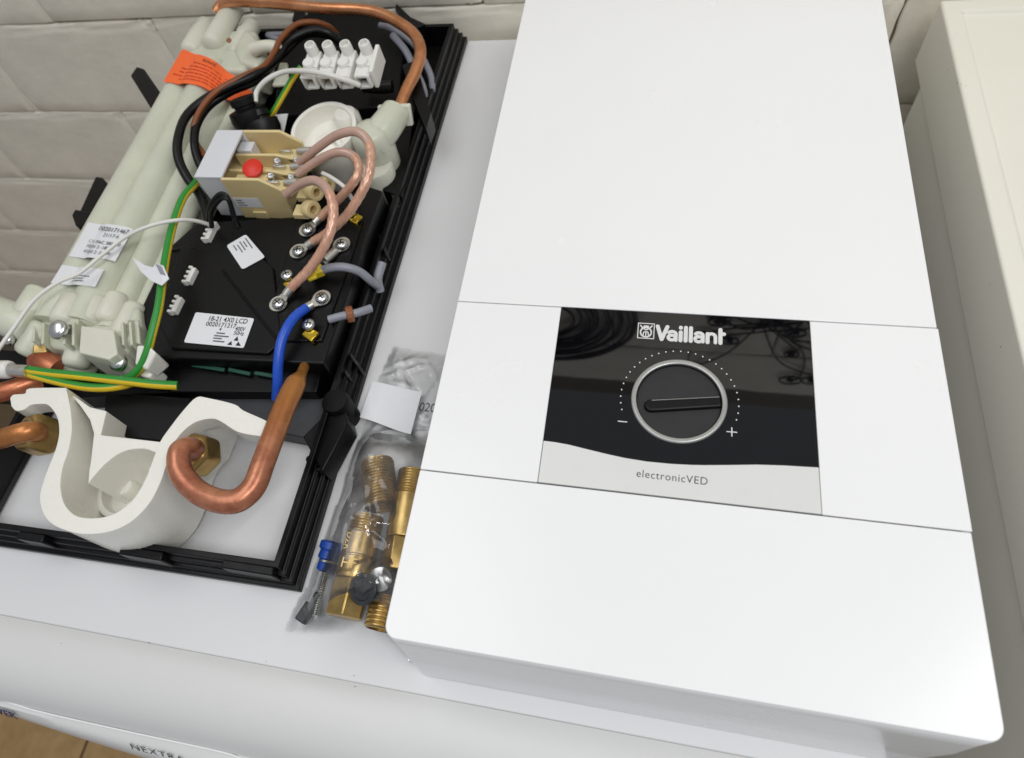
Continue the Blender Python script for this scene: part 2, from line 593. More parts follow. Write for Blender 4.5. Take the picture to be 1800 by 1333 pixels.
# ------------------------------------------------------------------ washing machine everything stands on
def build_machine():
    XL, XR = -318.0, 226.0
    t = thing('washing_machine', 'white washing machine under the open heater, its flat lid serving as the table', 'washing machine', (-46, 240, -855))
    mb = MB()
    mb.box(XL + 3, XR - 3, -40, 518, -850, -14)
    mb.build('body', 'machine_white', t, bevel=3)
    mb = MB()
    mb.box(XL, XR, -15.75, 522, -13.5, 0)
    mb.build('lid', 'machine_white', t, bevel=.5)
    mb = MB()
    mb.box(XL + 1, XR - 1, -17.5, -14, -6, -.45)
    mb.build('seam_filler', 'machine_grey', t)  # filler added behind the gap so the seam's shade reads lighter
    # fascia: rounded roll in front of the lid
    prof = [(-16.0, -12), (-16.0, -0.6), (-16.5, -0.2), (-30, -0.5), (-38, -1.6), (-45, -4.0), (-51, -8.0), (-56, -13), (-60, -19.0), (-61.6, -22)]
    nx = 40
    def sheet(profile, bowf):
        m = MB()
        vs = []
        for i in range(nx + 1):
            x = XL + (XR - XL) * i / nx
            for k, (y, z) in enumerate(profile):
                yy, zz = bowf(x, k, y, z)
                vs.append((x, yy, zz))
        n = len(profile)
        fs = []
        for i in range(nx):
            for k in range(n - 1):
                fs.append((i * n + k, i * n + k + 1, (i + 1) * n + k + 1, (i + 1) * n + k))
        fs.append([k for k in range(n)][::-1])
        fs.append([nx * n + k for k in range(n)])
        m.add(vs, fs)
        return m
    sheet(prof + [(-40, -24)], lambda x, k, y, z: (y, z)).build('fascia_roll', 'machine_plastic', t, angle=50)
    def bow(x, k, y, z):
        u = (x + 46) / 272.0
        b = 13.0 * (1 - u * u) * min(1, k / 3.0)
        return (y - b, z)
    prof2 = [(-40, -24.6), (-62.4, -22.6), (-63.2, -26), (-64, -38), (-64.5, -52), (-64.5, -60), (-62.5, -66), (-57, -71), (-40, -74)]
    dr = sheet(prof2, bow).build('drawer_front', 'machine_plastic', t, angle=50)
    # pale bead along the top of the drawer front
    mb = MB()
    mb.tube([B(0 - 60, 1212, -21.6), B(0, 1230, -21.6), B(65, 1250, -21.6), B(200, 1281, -21.6), B(330, 1309, -21.6), B(400, 1325, -21.6), B(430, 1336, -24)], 0.5, seg=8)
    mb.build('bead', 'cover_white', t)
    # printed names on the slanting front
    ex = Vector((1, 0, 0))
    ey = Vector((0, 0.16, 1)).normalized()
    text_mesh('OVER', 'lettering', 'print_navy', dr, B(-14, 1245, -27), Vector((1, -0.03, 0)), Vector((0, 0.55, 1)), 8.5, bold=0.03, thick=2.0)
    text_mesh('NEXTRA', 'lettering', 'print_grey', dr, B(236, 1309, -28), Vector((1, -0.02, 0)), Vector((0, 0.55, 1)), 8.6, thick=2.6, spacing=1.15)
    # specks of dirt on the lid
    for (u, v, r) in ((262, 1130, 0.6), (468, 1163, 0.35), (622, 1188, 0.45), (624, 1207, 0.5), (108, 1131, 0.4), (930, 100, 0.3)):
        c = B(u, v, 0.05 if v < 1150 or u > 400 else 0.0)
        mb = MB()
        r *= .6
        mb.lathe([(r, 0), (r * 0.8, 0.2), (0, 0.3)], c, (0, 0, 1), seg=7)
        mb.build('dirt_speck', 'dirt', t)
build_machine()

# ------------------------------------------------------------------ cream appliance at the right
def build_right():
    H2 = 30.0
    xe, yb = 304.0, 512.0
    t = thing('cream_cabinet', 'cream painted metal cabinet top with raised rim at the right edge', 'cabinet', (620, 200, -855))
    x0, x1, y0, y1, zb, zt, wd = xe, xe + 600, -140, yb, H2 - 4.0, H2, 13.0
    mb = MB()
    vs = [(x0, y0, -25), (x1, y0, -25), (x1, y1, -25), (x0, y1, -25),
          (x0, y0, zt), (x0, y1, zt), (x1, y1, zt), (x0 + wd, y0, zt), (x0 + wd, y1 - wd, zt), (x1, y1 - wd, zt),
          (x0 + wd + 1, y0, zb), (x0 + wd + 1, y1 - wd - 1, zb), (x1, y1 - wd - 1, zb), (x1, y0, zb)]
    mb.add(vs, [(3, 2, 1, 0), (4, 7, 8, 5), (5, 8, 9, 6), (7, 10, 11, 8), (8, 11, 12, 9), (10, 13, 12, 11),
                (0, 1, 13, 10, 7, 4), (0, 4, 5, 3), (3, 5, 6, 2), (1, 2, 6, 9, 12, 13)])
    mb.build('top_slab', 'cream', t, bevel=2.4, segs=4, angle=20)
    mb = MB()
    mb.box(xe + 4, xe + 596, -135, yb - 22, -850, -25.2)
    mb.build('side_panel', 'cream_side_brightened', t, bevel=2)
    for (u, v, r) in ((1683, 146, 0.7), (1690, 148, 0.5), (1698, 151, 0.5), (1794, 187, 0.8), (1780, 427, 0.7), (1740, 500, 0.4), (1754, 360, 0.4), (1667, 122, 0.4), (1759, 610, 0.6)):
        c = B(u, v, H2 + 0.02 if u < 1720 else H2 - 4.5)
        mb = MB()
        r *= .6
        mb.lathe([(r, 0), (r * 0.7, 0.15), (0, 0.2)], c, (0, 0, 1), seg=7)
        mb.build('dirt_speck', 'dirt', t)
build_right()

# ================================================================== white heater cover
ZC = 86.4
def build_cover():
    W, HT = 240.0, 481.0
    YA, YB = 78.0, 178.1
    t = thing('heater_cover', 'glossy white front cover with black dial panel lying face up', 'cover', (W / 2, HT / 2, 0))
    R = 6.0
    def ring(x0, x1, y0, y1, z, r, n=6):
        pts = []
        for (cx, cy, a0) in ((x1 - r, y1 - r, 0), (x0 + r, y1 - r, 90), (x0 + r, y0 + r, 180), (x1 - r, y0 + r, 270)):
            for k in range(n + 1):
                a = math.radians(a0 + 90 * k / n)
                pts.append(Vector((cx + r * math.cos(a), cy + r * math.sin(a), z)))
        return pts
    def loft(rings, cap_top=True):
        m = MB()
        n = len(rings[0])
        vs = [p for r in rings for p in r]
        fs = []
        for i in range(len(rings) - 1):
            for k in range(n):
                k2 = (k + 1) % n
                fs.append((i * n + k, i * n + k2, (i + 1) * n + k2, (i + 1) * n + k))
        if cap_top:
            fs.append([(len(rings) - 1) * n + k for k in range(n)])
        m.add(vs, fs)
        return m
    # shell: side walls, slight draft, with a second lower skirt
    def seam(p, d=0.0):                      # the skirt's upper edge runs down towards the right
        return 42.0 - 27.0 * max(0, min(1, p.x / W)) + d
    rs = []
    for (o, oy, z) in ((1.6, 4.0, None), (0.6, 3.2, 48), (0.4, 1.2, 70), (0.2, .3, ZC - 3.2)):
        q = ring(-o, W + o * .5, -oy, HT + o, z or 0, R)
        if z is None:
            q = [Vector((p.x, p.y, seam(p, .5))) for p in q]
        rs.append(q)
    rs += [ring(0.3, W - .3, 0.3, HT - .3, ZC - 2.6, R - .3), ]
    loft(rs).build('shell', 'cover_white', t, angle=50)
    rs = []
    for (o, oy, z) in ((3.5, 6.6, 0.2), (1.4, 3.7, -.7), (-2, .5, -.7)):
        q = ring(-o, W + o * 0.4, -oy, HT + o, z, R)
        if z < 0:
            q = [Vector((p.x, p.y, seam(p, z))) for p in q]
        rs.append(q)
    loft(rs, False).build('skirt', 'cover_white', t, angle=40)
    # face panels, each its own piece, hairline joints between
    g = 0.28
    def face(poly_fn, name, mtl='cover_white', th=2.4, bev=0.8):
        m = MB()
        m.prism([Vector((x, y, ZC)) for x, y in poly_fn], ZC - th)
        return m.build(name, mtl, t, bevel=bev, segs=3)
    def corner(cx, cy, r, a0, n=7):
        return [(cx + r * math.cos(math.radians(a0 + 90 * k / n)), cy + r * math.sin(math.radians(a0 + 90 * k / n))) for k in range(n + 1)]
    face([(W, YB + g)] + corner(W - R, HT - R, R, 0) + corner(R, HT - R, R, 90) + [(0, YB + g)], 'upper_panel', bev=0.45)
    face([(0, YA - g)] + corner(R, R, R, 180) + corner(W - R, R, R, 270) + [(W, YA - g)], 'lower_panel', bev=0.45)
    PL, PR = 58.5, 182.7
    face([(0, YA + g), (PL - g, YA + g), (PL - g, YB - g), (0, YB - g)], 'side_panel', bev=0.4)
    face([(PR + g, YA + g), (W + 0.5, YA + g), (W + 0.5, YB - g), (PR + g, YB - g)], 'side_panel', bev=0.4)
    # dark joint bed beneath the hairlines
    m = MB()
    m.box(3, W - 3, YA - 3, YB + 3, ZC - 2.55, ZC - 1.4)
    m.build('joint_bed', 'gap_dark', t)
    # control panel: black glass with a wavy silver strip
    curve = [(PL + .1, 99.5), (64, 99.4), (71, 98.8), (80, 97.4), (90, 95.9), (98.2, 94.9), (108, 94.3), (119, 94.4), (128, 94.9), (134.2, 95.5), (145, 96.8), (156.5, 98.3), (168, 99.2), (PR - .1, 99.9)]
    m = MB()
    ZP = ZC + 0.25
    DC, DR = (121.2, 127.4), 22.6
    # glass with a round hole for the dial: two halves meeting at the dial's middle
    def arc(a0, a1, n=24):
        return [(DC[0] + DR * math.cos(math.radians(a0 + (a1 - a0) * k / n)), DC[1] + DR * math.sin(math.radians(a0 + (a1 - a0) * k / n))) for k in range(n + 1)]
    top = [(PR - .1, DC[1]), (PR - .1, YB - .3), (PL + .1, YB - .3), (PL + .1, DC[1])] + arc(180, 0)
    bot = curve + [(PR - .1, DC[1])] + arc(0, -180) + [(PL + .1, DC[1])]
    m.prism([Vector((x, y, ZP)) for x, y in top], ZC - 1.2)
    m.prism([Vector((x, y, ZP)) for x, y in bot], ZC - 1.2)
    cp = m.build('control_panel', 'black_glass', t)
    m = MB()
    m.prism([Vector((x, y, ZP)) for x, y in [(PL + .1, YA + .35)] + [(PR - .1, YA + .35)] + [(x, y - .12) for x, y in reversed(curve)]], ZC - 1.2)
    strip = m.build('silver_strip', 'silver_paint', cp)
    # dial ring, well and knob
    m = MB()
    c = Vector((DC[0], DC[1], ZP))
    m.lathe([(DR - .05, -1.0), (DR, 0.5), (DR - .5, 1.0), (DR - 1.5, 1.1), (DR - 2.3, 0.7), (DR - 2.5, -4)], c, (0, 0, 1), seg=96, close=False)
    m.build('dial_ring', 'dial_silver', cp, angle=60)
    m = MB()
    m.lathe([(DR - 2.4, -0.5), (DR - 3.4, -3.2), (DR - 4.2, -4.4), (0, -4.6)], c, (0, 0, 1), seg=72, close=False)
    m.build('dial_well', 'knob_black', cp, angle=60)
    # grip bar from the rim to past the middle
    a = Vector((142.2, 129.2, 0)) - Vector((105.8, 122.9, 0))
    a = Vector((1, 0.145, 0)).normalized()
    b = Vector((-a.y, a.x, 0))
    p0 = Vector((105.9, 123.2, 0))
    outline = []
    for k in range(9):
        an = math.radians(90 + 180 * k / 8)
        outline.append(p0 + a * 2.6 + (a * math.cos(an) + b * math.sin(an)) * 3.2)
    outline += [p0 + a * 35.2 - b * 2.4, p0 + a * 35.2 + b * 3.0]
    m = MB()
    m.prism([Vector((q.x, q.y, ZP + 0.6)) for q in outline], ZP - 4.5, taper=1.06)
    kb = m.build('knob', 'black_rubber', cp, bevel=0.9, segs=3)
    m = MB()
    m.slab([p0 + a * 3 + b * 2.2 + Vector((0, 0, ZP + .62)), p0 + a * 34.8 + b * 2.5 + Vector((0, 0, ZP + .62)), p0 + a * 34.8 + b * 2.75 + Vector((0, 0, ZP + .62)), p0 + a * 3 + b * 2.5 + Vector((0, 0, ZP + .62))], (0, 0, .1))
    m.build('pointer_line', 'dial_silver', kb)
    # ring of white dots, minus and plus
    for k in range(29):
        an = math.radians(195.8 - (195.8 + 16.2) * k / 28)
        m = MB()
        m.lathe([(0.36, 0), (0.36, .12), (0, .12)], Vector((DC[0] + 27.7 * math.cos(an), DC[1] + 27.7 * math.sin(an), ZP + .01)), (0, 0, 1), seg=10)
        m.build('scale_dot', 'print_white', cp)
    m = MB()
    m.box(93.1, 97.6, 113.2, 113.65, ZP + .01, ZP + .13)
    m.build('minus_sign', 'print_white', cp)
    m = MB()
    m.box(143.3, 148.1, 113.0, 113.45, ZP + .01, ZP + .13)
    m.box(145.5, 145.95, 110.9, 115.6, ZP + .02, ZP + .15)
    m.build('plus_sign', 'print_white', cp)
    # maker's lettering: strokes with round ends
    LIFT = [0]
    def stroke(m, pts, w, n=8):
        """flat ribbon along a polyline, drawn as overlapping capsules"""
        for i in range(len(pts) - 1):
            p, q = Vector(pts[i] + (0,)), Vector(pts[i + 1] + (0,))
            d = (q - p)
            d = d.normalized() if d.length > 1e-6 else Vector((1, 0, 0))
            ang = math.atan2(d.y, d.x)
            ring_ = []
            for k in range(n + 1):
                th = ang + math.pi / 2 + math.pi * k / n
                ring_.append((p.x + math.cos(th) * w / 2, p.y + math.sin(th) * w / 2))
            for k in range(n + 1):
                th = ang - math.pi / 2 + math.pi * k / n
                ring_.append((q.x + math.cos(th) * w / 2, q.y + math.sin(th) * w / 2))
            LIFT[0] = (LIFT[0] + 1) % 40
            m.prism([Vector((x, y, ZP + .2 + 0.012 * LIFT[0])) for x, y in ring_], ZP + .0)
    X0, X1, Y0, Y1 = 109.0, 140.8, 160.8, 170.4
    # local letter space: x in mm from X0, baseline with its slight drop
    def L(x, y):
        return (X0 + x, Y0 + y)
    w = 2.0
    def arcp(cx, cy, rx, ry, a0, a1, n=8):
        return [L(cx + rx * math.cos(math.radians(a0 + (a1 - a0) * k / n)), cy + ry * math.sin(math.radians(a0 + (a1 - a0) * k / n))) for k in range(n + 1)]
    H = 8.4
    letters = []
    letters.append([[L(0.3, H), L(2.6, 0.6)], [L(2.6, 0.6), L(5.2, H)]])
    def letter_a(x):
        return [arcp(x + 1.9, 4.2, 1.9, 1.5, 150, 0, 7) + [L(x + 3.8, 0.5)], arcp(x + 1.75, 1.95, 1.75, 1.45, 70, 360, 12)]
    letters.append(letter_a(5.8))
    letters.append([[L(11.9, 5.5), L(11.9, 0.5)], [L(11.9, 8.0), L(11.9, 8.3)]])
    letters.append([[L(14.4, H), L(14.4, 0.5)]])
    letters.append([[L(16.9, H), L(16.9, 0.5)]])
    letters.append(letter_a(19.0))
    letters.append([[L(25.1, 5.6), L(25.1, 0.5)], arcp(27.0, 3.8, 1.9, 1.9, 180, 0, 8) + [L(28.9, 0.5)]])
    letters.append([[L(31.3, H), L(31.3, 0.5)], [L(31.3, 5.9), L(33.0, 5.9)]])
    for st in letters:
        m = MB()
        for s in st:
            ww = w if len(s) < 6 else 1.75
            stroke(m, s, ww)
        m.build('letter', 'silver_paint', cp, flat=True)
    # emblem: hare's head in an egg, inside a rounded frame
    ex0, ex1, ey0, ey1 = 99.5, 107.6, 161.3, 170.3
    m = MB()
    stroke(m, [(ex0, ey0), (ex1, ey0), (ex1, ey1), (ex0, ey1), (ex0, ey0)], 0.45)
    m.build('emblem_frame', 'silver_paint', cp, flat=True)
    m = MB()
    ecx, ecy = (ex0 + ex1) / 2, 164.9
    ering = [(ecx + 2.75 * math.cos(math.radians(a_)), ecy + 2.9 * math.sin(math.radians(a_))) for a_ in range(0, 361, 20)]
    stroke(m, ering, 0.75)
    stroke(m, [(ecx - 2.9, 169.1), (ecx - 1.9, 167.8), (ecx - .3, 166.6)], 0.7)
    stroke(m, [(ecx + 2.9, 169.1), (ecx + 1.9, 167.8), (ecx + .3, 166.6)], 0.7)
    stroke(m, [(ecx - .8, 168.5), (ecx + .8, 168.5)], 1.3)
    stroke(m, [(ecx - 1.3, 163.4), (ecx - 1.1, 165.0), (ecx - .3, 165.4)], 0.55)
    stroke(m, [(ecx + 1.3, 163.4), (ecx + 1.1, 165.0), (ecx + .3, 165.4)], 0.55)
    stroke(m, [(ecx, 163.0), (ecx, 165.2)], 0.55)
    m.build('emblem', 'silver_paint', cp, flat=True)
    text_mesh('electronicVED', 'lettering', 'print_black', strip, (103.4, 86.2, ZP), Vector((1, -0.012, 0)), Vector((0.012, 1, 0)), 5.3, thick=0.1, squeeze=0.93, spacing=1.1, bold=-0.006)
    return t
build_cover()

# ================================================================== open heater: black tray with everything in it
def V(*a):
    return Vector(a)

def Bs(pts):
    return [B(*p) for p in pts]

def build_heater():
    t = thing('open_water_heater', 'opened black water heater chassis with pale tubes, copper pipes and wiring', 'water heater', (-196, 270, 0))
    # ---- tray rim: stepped profile swept round the four corners
    BR, BL, TL, TR = V(-81.5, 25, 0), V(-322, 22.5, 0), V(-313, 524, 0), V(-72.7, 521, 0)
    prof = [(0, 0.4), (0, 5.5), (2.4, 5.8), (2.6, 11.5), (4.8, 11.8), (5.0, 17.5), (7.2, 17.8), (7.4, 24.5), (11.0, 24.5), (11.4, 4.0), (14.0, 2.0)]
    corners = [BR, TR, TL, BL]
    inw = [V(-1, 1, 0), V(-1, -1, 0), V(1, -1, 0), V(1, 1, 0)]
    mb = MB()
    vs, fs = [], []
    n = len(prof)
    for c, d in zip(corners, inw):
        for (o, z) in prof:
            vs.append(V(c.x + d.x * o, c.y + d.y * o, z))
    for i in range(4):
        j = (i + 1) % 4
        for k in range(n - 1):
            fs.append((i * n + k, j * n + k, j * n + k + 1, i * n + k + 1))
    mb.add(vs, fs)
    rim = mb.build('tray_rim', 'black_plastic', t, bevel=0.5, angle=25)
    # back plate over the upper three quarters
    mb = MB()
    mb.prism([V(-84, 128, 4), V(-84, 514, 4), V(-306, 515, 4), V(-311, 128, 4)], 0.6)
    mb.build('back_plate', 'black_plastic_dull', t)
    # shelf edges along the bottom opening
    mb = MB()
    mb.prism(Bs([(385, 748, 16), (470, 757, 16), (560, 775, 16), (588, 740, 16), (590, 700, 16), (300, 690, 16)]), 1)
    mb.build('shelf', 'dark_grey_plastic', t, bevel=0.8)
    mb = MB()
    mb.prism(Bs([(186, 690, 30), (335, 700, 30), (300, 777, 30), (180, 763, 30)]), 3)
    mb.build('front_plate', 'black_plastic', t, bevel=0.6)
    # diagonal corner gusset and boss at the lower right
    mb = MB()
    mb.prism(Bs([(532, 768, 20), (600, 700, 22), (612, 745, 22), (566, 830, 22)]), 2)
    mb.build('corner_gusset', 'black_plastic', t, bevel=1.0)
    mb = MB()
    mb.lathe([(9, 0), (9, 24), (8, 26), (0, 26.4)], B(588, 704, 26) - V(0, 0, 26), (0, 0, 1))
    mb.build('screw_boss', 'black_plastic_dull', t, angle=40)
    mb = MB()
    for (u, v) in ((545, 808), (560, 822)):
        mb.lathe([(2.4, 0), (2.4, 8), (1.2, 8.2), (1.2, 5), (0, 5)], B(u, v, 20) - V(0, 0, 7), (0, 0, 1), seg=16)
    mb.build('clip_boss', 'black_plastic_dull', t)
    # latch tabs on the bottom rim
    for (u, v, l) in ((30, 945, 60), (210, 972, 90), (390, 996, 100)):
        mb = MB()
        p = B(u, v, 24)
        mb.box(p.x, p.x + l * 0.32, p.y - 1.0, p.y + 4.0, 6, 24.9)
        mb.build('latch_tab', 'black_plastic', t, bevel=0.8)
    # ---- truss ribs in the channel along the right side
    ribs = [((589, 586), (629, 641)), ((577, 606), (613, 662)), ((583, 577), (580, 607)), ((660, 396), (680, 447)), ((679, 318), (699, 364)),
            ((660, 344), (661, 386)), ((640, 362), (622, 398)), ((606, 640), (596, 668)), ((612, 600), (600, 618)), ((648, 440), (640, 480))]
    for (a, b) in ribs:
        mb = MB()
        p, q = B(a[0], a[1], 20), B(b[0], b[1], 20)
        d = (q - p).normalized()
        mb.obox((p + q) / 2 - V(0, 0, 8), d, V(-d.y, d.x, 0), V(0, 0, 1), (q - p).length / 2, 0.9, 8.2)
        mb.build('rib', 'rib_plastic', t, bevel=0.3)
    mb = MB()
    mb.prism(Bs([(672, 335, 22), (716, 120, 22), (742, 120, 22), (706, 345, 22)]), 4)
    mb.build('side_channel', 'black_plastic', t, bevel=0.8)
    # ---- clips and hooks standing out at the edges
    mb = MB()
    mb.prism(Bs([(229, 133, 24), (240, 117, 24), (253, 121, 24), (282, 163, 24), (266, 192, 24)]), 14)
    mb.build('mounting_clip', 'black_plastic', t, bevel=1.0)
    mb = MB()
    mb.prism(Bs([(161, 325, 24), (168, 310, 24), (180, 312, 24), (196, 330, 24), (150, 395, 24), (136, 380, 24)]), 14)
    mb.build('mounting_clip', 'black_plastic', t, bevel=1.0)
    mb = MB()
    mb.prism(Bs([(126, 378, 30), (132, 368, 30), (146, 371, 30), (160, 372, 30), (150, 400, 30), (132, 396, 30)]), 14)
    mb.build('mounting_clip', 'black_plastic', t, bevel=0.8)
    mb = MB()
    p = Bs([(694, 14, 34), (697, 6, 34), (722, 30, 34), (748, 42, 34), (725, 52, 34), (706, 34, 34)])
    mb.prism(p, 22)
    mb.build('rim_hook', 'black_plastic', t, bevel=0.6)
    mb = MB()
    mb.prism(Bs([(513, 36, 34), (520, 8, 34), (533, 10, 34), (536, 36, 34)]), 6)
    mb.build('rim_hook', 'black_plastic', t, bevel=0.6)
    # big black cover plate at the top, behind the terminal block
    mb = MB()
    mb.prism(Bs([(540, 22, 30), (660, 18, 30), (690, 50, 30), (708, 90, 30), (700, 185, 30), (480, 205, 30), (490, 110, 30), (520, 80, 30)]), 4)
    mb.build('cover_plate', 'black_plastic_dull', t, bevel=1.2)
    # plastic strap over the pipe
    mb = MB()
    mb.prism(Bs([(706, 114, 50), (726, 107, 50), (736, 126, 50), (757, 196, 42), (748, 226, 40), (726, 172, 48)]), 22)
    mb.build('pipe_strap', 'black_plastic', t, bevel=1.0)
    mb = MB()
    mb.tube(Bs([(640, 152, 40), (668, 154, 40), (690, 152, 40)]), 5.2)
    mb.build('cable_clamp', 'black_rubber', t)

    # ---- pale heating block: four long tubes between two manifolds
    zt = 50.0
    LA, LB = B(115, 447, zt), B(277, 162, zt)
    RA, RB = B(278, 447, zt), B(408, 170, zt)
    dl, dr_ = (LB - LA), (RB - RA)
    y0, y1 = 168.0, 438.0
    def on(A, d, y):
        return A + d * ((y - A.y) / d.y)
    hb_tubes = []
    for (f0, f1, dz) in ((0.0, .34, -1.0), (.32, .66, 1.0), (.64, .86, -3.0), (.84, 1.0, -8.0)):
        f = (f0 + f1) / 2
        p = on(LA, dl, y0).lerp(on(RA, dr_, y0), f)
        q = on(LB, dl, y1).lerp(on(RB, dr_, y1), f)
        wd = (on(RA, dr_, y0) - on(LA, dl, y0)).x * (f1 - f0)
        wq = (on(RA, dr_, y1) - on(LA, dl, y1)).x * (f1 - f0)
        p.z = zt - 9 + dz
        q.z = zt - 9 + dz
        mb = MB()
        mb.tube([p, p.lerp(q, .33), p.lerp(q, .66), q], [wd * .56, wd * .56, wq * .56, wq * .56], seg=28, sub=6)
        tb = mb.build('heating_tube', 'nylon', t)
        hb_tubes.append((p, q, wd * .56, wq * .56))
    # web below the tubes so no gap shows
    mb = MB()
    mb.prism([on(LA, dl, y0) + V(6, 0, -14), on(RA, dr_, y0) + V(-5, 0, -14), on(RA, dr_, y1) + V(-5, 0, -14), on(LA, dl, y1) + V(6, 0, -14)], 6)
    mb.build('tube_web', 'nylon', t, bevel=1)
    tx0, tx1 = on(LA, dl, y1).x, on(RA, dr_, y1).x
    # upper manifold
    mb = MB()
    mb.prism([V(tx0 + 1, 428, 50), V(tx1 - 1, 424, 50), V(tx1 + 4, 452, 50), V(tx1 - 8, 478, 50), V(tx0 + 10, 484, 50), V(tx0 - 2, 462, 50)], 8)
    um = mb.build('upper_manifold', 'nylon', t, bevel=4, segs=4)
    ax = V(0, 1, 0)
    for (u, v, z, r, l, dx) in ((350, 70, 46, 10.5, 44, 0.03), (392, 48, 52, 10.0, 56, 0.06), (428, 72, 44, 9.0, 46, 0.05)):
        c = B(u, v, z)
        mb = MB()
        mb.lathe([(0, -l / 2), (r * .55, -l / 2 + .8), (r * .88, -l / 2 + 3.2), (r, -l / 2 + 7), (r, l * .2), (r - 1, l * .25), (r - 1, l / 2 - 2), (r - 3, l / 2), (0, l / 2)], c, V(dx, 1, 0), seg=28)
        mb.build('port', 'nylon_pale', um, angle=60)
    mb = MB()
    mb.prism(Bs([(418, 40, 52), (446, 60, 52), (468, 92, 52), (452, 118, 52), (420, 110, 52), (404, 70, 52)]), 20)
    mb.build('end_cap', 'nylon', um, bevel=3.5, segs=4)
    mb = MB()
    mb.tube(Bs([(444, 88, 58), (462, 83, 60), (478, 82, 60), (490, 88, 58), (490, 104, 52)]), [6, 5.5, 5.2, 5, 2.2], seg=16)
    mb.build('cable_hook', 'nylon_pale', um)
    mb = MB()
    mb.lathe([(2.2, 0), (2.2, 1), (0, 1.2)], B(403, 72, 62), (0, -.4, 1), seg=14)
    mb.build('screw_hole', 'brown_plastic', um)
    # lower manifold, a chunky moulding with bosses, screws and a brass nut
    bx0, bx1 = on(LA, dl, y0).x, on(RA, dr_, y0).x
    mb = MB()
    mb.prism([V(bx0 - 4, 150, 46), V(bx1 + 6, 146, 46), V(bx1 + 7, 172, 46), V(bx1, 186, 46), V(bx0 + 2, 190, 46), V(bx0 - 8, 178, 46)], 8)
    lm = mb.build('lower_manifold', 'nylon', t, bevel=3.5, segs=4)
    def boss(u, v, z, r, l, axis, mtl='nylon_pale', parent=lm, name='boss'):
        m = MB()
        c = B(u, v, z)
        m.lathe([(0, -l / 2), (r * .6, -l / 2 + .3), (r * .86, -l / 2 + 1.6), (r, -l / 2 + 4.5), (r, l / 2 - 3), (r * .86, l / 2 - .8), (r * .6, l / 2), (0, l / 2)], c, axis, seg=28)
        return m.build(name, mtl, parent, angle=60)
    boss(122, 548, 50, 10.0, 24, V(0.02, 1, 0))
    boss(162, 548, 46, 8.8, 24, V(0.02, 1, 0))
    boss(198, 544, 44, 8.6, 24, V(0.02, 1, 0))
    boss(226, 566, 40, 8.0, 28, V(0.02, 1, 0))
    boss(60, 548, 44, 13, 34, V(0.2, 1, 0.1), 'nylon')
    boss(14, 560, 44, 13, 60, V(1, -0.25, 0), 'nylon')
    boss(66, 600, 40, 11, 26, V(0.3, 1, 0.2), 'nylon')
    boss(140, 618, 40, 9, 24, V(0, 1, 0.2))
    boss(214, 606, 34, 10.5, 22, V(0, .4, 1), 'nylon')
    boss(120, 640, 26, 9, 40, V(1, 0, 0), 'nylon')
    mb = MB()
    mb.prism(Bs([(142, 572, 56), (200, 580, 56), (206, 622, 56), (190, 632, 56), (138, 620, 56)]), 24)
    mb.build('sensor_block', 'nylon_pale', lm, bevel=1.0, segs=3)
    for (u0, v0, u1, v1, z) in ((112, 566, 112, 604, 58), (128, 566, 128, 606, 58), (214, 566, 216, 606, 50), (228, 566, 231, 606, 50), (60, 566, 58, 600, 52), (76, 568, 74, 604, 52)):
        mb = MB()
        a_, b_ = B(u0, v0, z), B(u1, v1, z)
        d_ = (b_ - a_).normalized()
        mb.obox((a_ + b_) / 2 - V(0, 0, 8), d_, V(-d_.y, d_.x, 0), V(0, 0, 1), (b_ - a_).length / 2, .9, 8)
        mb.build('stiffening_rib', 'nylon', lm, bevel=.3)
    mb = MB()
    mb.prism(Bs([(92, 556, 54), (138, 560, 54), (136, 572, 54), (90, 568, 54)]), 30)
    mb.build('flange', 'nylon', lm, bevel=.7)
    mb = MB()
    mb.prism(Bs([(208, 560, 46), (243, 562, 46), (246, 604, 46), (214, 600, 46)]), 20)
    mb.build('sensor_block', 'nylon', lm, bevel=.9, segs=3)
    for (u, v, z, r) in ((103, 580, 62, 6.5), (208, 637, 46, 6.0), (16, 598, 50, 4.0)):
        mb = MB()
        mb.lathe([(r * .6, -8), (r * .6, -1), (r, -.8), (r, 1.2), (r * .8, 2.6), (r * .45, 3.4), (0, 3.6)], B(u, v, z), (0.1, -.35, 1), seg=26)
        mb.build('chrome_screw', 'steel', t, angle=45)
    mb = MB()
    mb.lathe([(8.5, -6), (8.5, 2), (7.5, 3), (5.5, 3), (5.5, 13), (0, 13)], B(78, 622, 38), V(0.35, -0.9, -0.15), seg=6)
    mb.build('brass_nut', 'brass', t, bevel=.6)
    mb = MB()
    mb.tube(Bs([(104, 652, 34), (84, 640, 36), (66, 632, 36)]), [9, 9, 8], seg=22)
    mb.build('pipe_collar', 'copper_red', t)
    # dark recess beneath the manifold
    mb = MB()
    mb.prism(Bs([(-40, 610, 20), (60, 620, 20), (120, 650, 20), (260, 660, 20), (300, 690, 20), (100, 700, 20), (-60, 690, 20)]), 2)
    mb.build('lower_shelf', 'black_plastic_dull', t, bevel=.8)
    # ---- labels on the tubes: sheets that follow the humps
    def tube_height(p):
        z = 0
        for (a, b, ra, rb) in hb_tubes:
            f = (p.y - a.y) / (b.y - a.y)
            c = a.lerp(b, f)
            r = ra + (rb - ra) * f
            dx = abs(p.x - c.x)
            if dx < r:
                z = max(z, c.z + math.sqrt(r * r - dx * dx))
        return z
